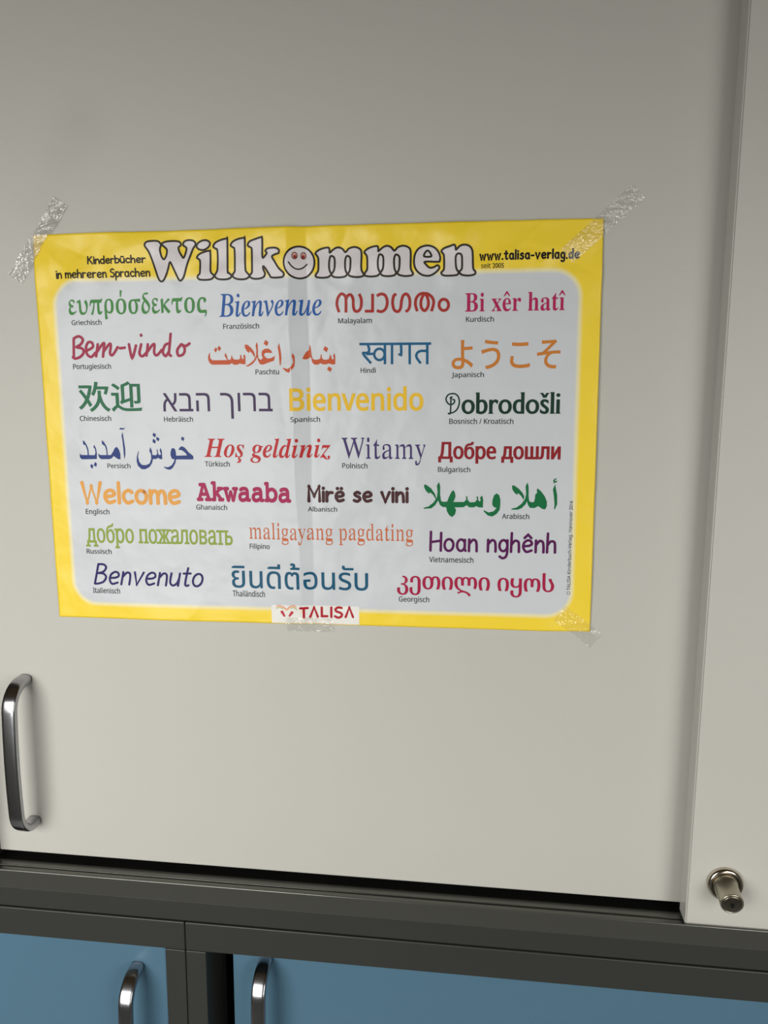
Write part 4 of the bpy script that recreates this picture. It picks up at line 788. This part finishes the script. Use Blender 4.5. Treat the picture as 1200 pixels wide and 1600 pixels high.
# publisher's mark on its white field
I = Ink(.12); I.shape([[(-33.5, -147.9), (35.4, -147.9), (35.4, -133.4), (-33.5, -133.4)]])
lp = I.build('logo_field', paper_shader(bpy.data.materials.new('logo_white'), col=rgb((234, 232, 226)), rough=.34), 'white field on the bottom border')
RED = (176, 28, 44)
I = Ink(.20)
for w, p in STROKES['Maker']: I.stroke(p, w, smooth=len(p) > 3)
I.build('logo_lettering', ink(RED), 'red capital lettering', lp)
I = Ink(.20)
for w, p in STROKES['Feet']:
    a, b = p
    for q in range(7):
        t = q/6; I.disc((a[0]+(b[0]-a[0])*t, a[1]+(b[1]-a[1])*t), w/2*(1.0-.32*t), .002*q)
I.build('logo_footprint', ink((196, 52, 66)), 'pair of small red footprints', lp)
for key, c in (('BookA', (226, 120, 80)), ('BookB', (238, 176, 96)), ('BookC', (150, 176, 96))):
    I = Ink(.20)
    for w, p in STROKES[key]: I.stroke(p, w)
    I.build('logo_page_line', ink(c), None, lp)

# ------------------------------------------------------------------ adhesive tape strips
def tape_material(name, haze, glint, bumpd):
  M_tape = bpy.data.materials.new(name); M_tape.use_nodes = True
  nt = M_tape.node_tree; nt.nodes.remove(nt.nodes['Principled BSDF'])
  out = nt.nodes['Material Output']
  tr = nt.nodes.new('ShaderNodeBsdfTransparent'); tr.inputs[0].default_value = (.995, .993, .988, 1)
  gl = nt.nodes.new('ShaderNodeBsdfGlossy'); gl.inputs['Roughness'].default_value = .09; gl.inputs[0].default_value = (1, 1, 1, 1)
  lw = nt.nodes.new('ShaderNodeFresnel'); lw.inputs['IOR'].default_value = 1.5
  tc = nt.nodes.new('ShaderNodeTexCoord'); nz = nt.nodes.new('ShaderNodeTexNoise'); nz.inputs['Scale'].default_value = 300; nz.inputs['Detail'].default_value = 2
  nt.links.new(tc.outputs['Object'], nz.inputs['Vector'])
  bp = nt.nodes.new('ShaderNodeBump'); bp.inputs['Strength'].default_value = .9; bp.inputs['Distance'].default_value = bumpd
  nt.links.new(nz.outputs['Fac'], bp.inputs['Height']); nt.links.new(bp.outputs[0], gl.inputs['Normal']); nt.links.new(bp.outputs[0], lw.inputs['Normal'])
  mf = nt.nodes.new('ShaderNodeMath'); mf.operation = 'MULTIPLY_ADD'; mf.inputs[1].default_value = .05; mf.inputs[2].default_value = glint
  nt.links.new(lw.outputs[0], mf.inputs[0])
  ms = nt.nodes.new('ShaderNodeMixShader'); nt.links.new(mf.outputs[0], ms.inputs[0]); nt.links.new(tr.outputs[0], ms.inputs[1]); nt.links.new(gl.outputs[0], ms.inputs[2])
  df = nt.nodes.new('ShaderNodeBsdfDiffuse'); df.inputs[0].default_value = (.9, .89, .86, 1); m3 = nt.nodes.new('ShaderNodeMixShader'); m3.inputs[0].default_value = haze
  nt.links.new(ms.outputs[0], m3.inputs[1]); nt.links.new(df.outputs[0], m3.inputs[2]); nt.links.new(m3.outputs[0], out.inputs['Surface'])
  return M_tape

T_crumpled = tape_material('clear_tape_crumpled', .10, .13, .0034)
T_flat = tape_material('clear_tape', .035, .05, .0022)
T_clear = tape_material('clear_tape_smooth', .01, .035, .0008)
_c, _s = math.cos(0.012507), math.sin(0.012507)
def base_y(x, z):
    """door or paper surface under a point (mm, world offsets)"""
    u, v = _c*x+_s*z, -_s*x+_c*z
    if abs(u) <= HU and abs(v) <= HV: return -(.8+hmap(u, v)+.45)
    d = max(abs(u)-HU, abs(v)-HV, 0); uu = min(HU, max(-HU, u)); vv = min(HV, max(-HV, v))
    k = max(0, 1-d/9.0); return -(.25+k*k*(.8+hmap(uu, vv)))
def tape(path, width, label, folds, seed, crumple=.5, nl=70, nw=14, film=None):
    """path: centre line in mm; folds: (position along 0..1, skew, height mm, sharpness)"""
    rnd = random.Random(seed)
    pts = catmull(path, False, 12) if len(path) > 2 else [(path[0][0]+(path[1][0]-path[0][0])*i/30, path[0][1]+(path[1][1]-path[0][1])*i/30) for i in range(31)]
    ln = [0]
    for a, b in zip(pts, pts[1:]): ln.append(ln[-1]+math.hypot(b[0]-a[0], b[1]-a[1]))
    def at(t):
        d = t*ln[-1]
        for i in range(len(pts)-1):
            if ln[i+1] >= d:
                f = (d-ln[i])/max(1e-9, ln[i+1]-ln[i]); a, b = pts[i], pts[i+1]; l = math.hypot(b[0]-a[0], b[1]-a[1]) or 1
                return (a[0]+(b[0]-a[0])*f, a[1]+(b[1]-a[1])*f), ((b[0]-a[0])/l, (b[1]-a[1])/l)
        return pts[-1], (1, 0)
    bm = bmesh.new(); g = []
    c0 = at(.5)[0]
    for i in range(nl+1):
        t = i/nl; (cx, cz), (tx, tz) = at(t); row = []
        for j in range(nw+1):
            s = j/nw*2-1
            pinch = 1-sum(f[4] if len(f) > 4 else 0 for f in folds if abs(t-f[0]) < .05)
            zig = (.35*(1 if i % 2 else -1)) if 0 else 0
            e = 0
            if i in (0, nl): e = .5*(1 if j % 2 else -1)
            x = cx-tz*s*width/2*pinch+tx*e; z = cz+tx*s*width/2*pinch+tz*e
            h = 0
            for f in folds:
                d = (t-f[0]-f[1]*s*width/ln[-1])*ln[-1]
                h += f[2]*math.exp(-abs(d)/f[3])
            h += crumple*.5*(noise.noise((x*.22+seed, z*.22, 0))+1)*.5+crumple*.3*abs(noise.noise((x*.5+seed, z*.5, 3)))
            row.append(bm.verts.new(((x-c0[0])/1000, (base_y(x, z)-h)/1000, (z-c0[1])/1000)))
        g.append(row)
    for i in range(nl):
        for j in range(nw): bm.faces.new((g[i][j], g[i+1][j], g[i+1][j+1], g[i][j+1]))
    o = from_bm('tape_strip', bm, film, None, (c0[0]/1000, 0, Z0+c0[1]/1000))
    for p in o.data.polygons: p.use_smooth = False
    md = o.modifiers.new('film', 'SOLIDIFY'); md.thickness = .00006
    return tag(o, label, 'tape', 'clear tape holding the poster')
tape([(-188.5, 170), (-204, 148), (-229, 114)], 13, 'crumpled clear tape bridging the upper left poster corner',
     [(.10, .25, .9, 1.3), (.2, .3, 1.1, 1.3), (.33, -.6, 1.6, 2.0, .12), (.42, -.3, 1.4, 1.5, .15), (.5, .1, 1.2, 1.4, .12), (.57, .4, 1.3, 1.4), (.66, .55, 1.3, 1.6), (.85, .2, .5, 1.8)], 3, 1.5, film=T_crumpled)
tape([(184, 126), (206, 146), (231, 169)], 13, 'flat clear tape at the upper right poster corner',
     [(.12, .3, .4, .8), (.5, -.4, .6, .8), (.95, .3, .4, .8)], 11, .8, film=T_flat)
tape([(-20, -149.5), (17, -149)], 12, 'wrinkled clear tape at the middle of the poster bottom edge',
     [(.05, .2, .8, 1.0), (.2, -.5, 1.2, .8), (.4, .0, 1.8, .8), (.6, .1, 1.6, .8), (.75, -.8, 1.2, .8), (.93, .7, 1.4, .9)], 23, 1.0, 50, film=T_flat)
tape([(188.5, -132), (202, -141.5), (217, -153.5)], 14, 'clear tape at the lower right poster corner',
     [(.42, .5, 1.0, 1.0), (.55, -.4, .7, .9)], 31, .35, film=T_clear)
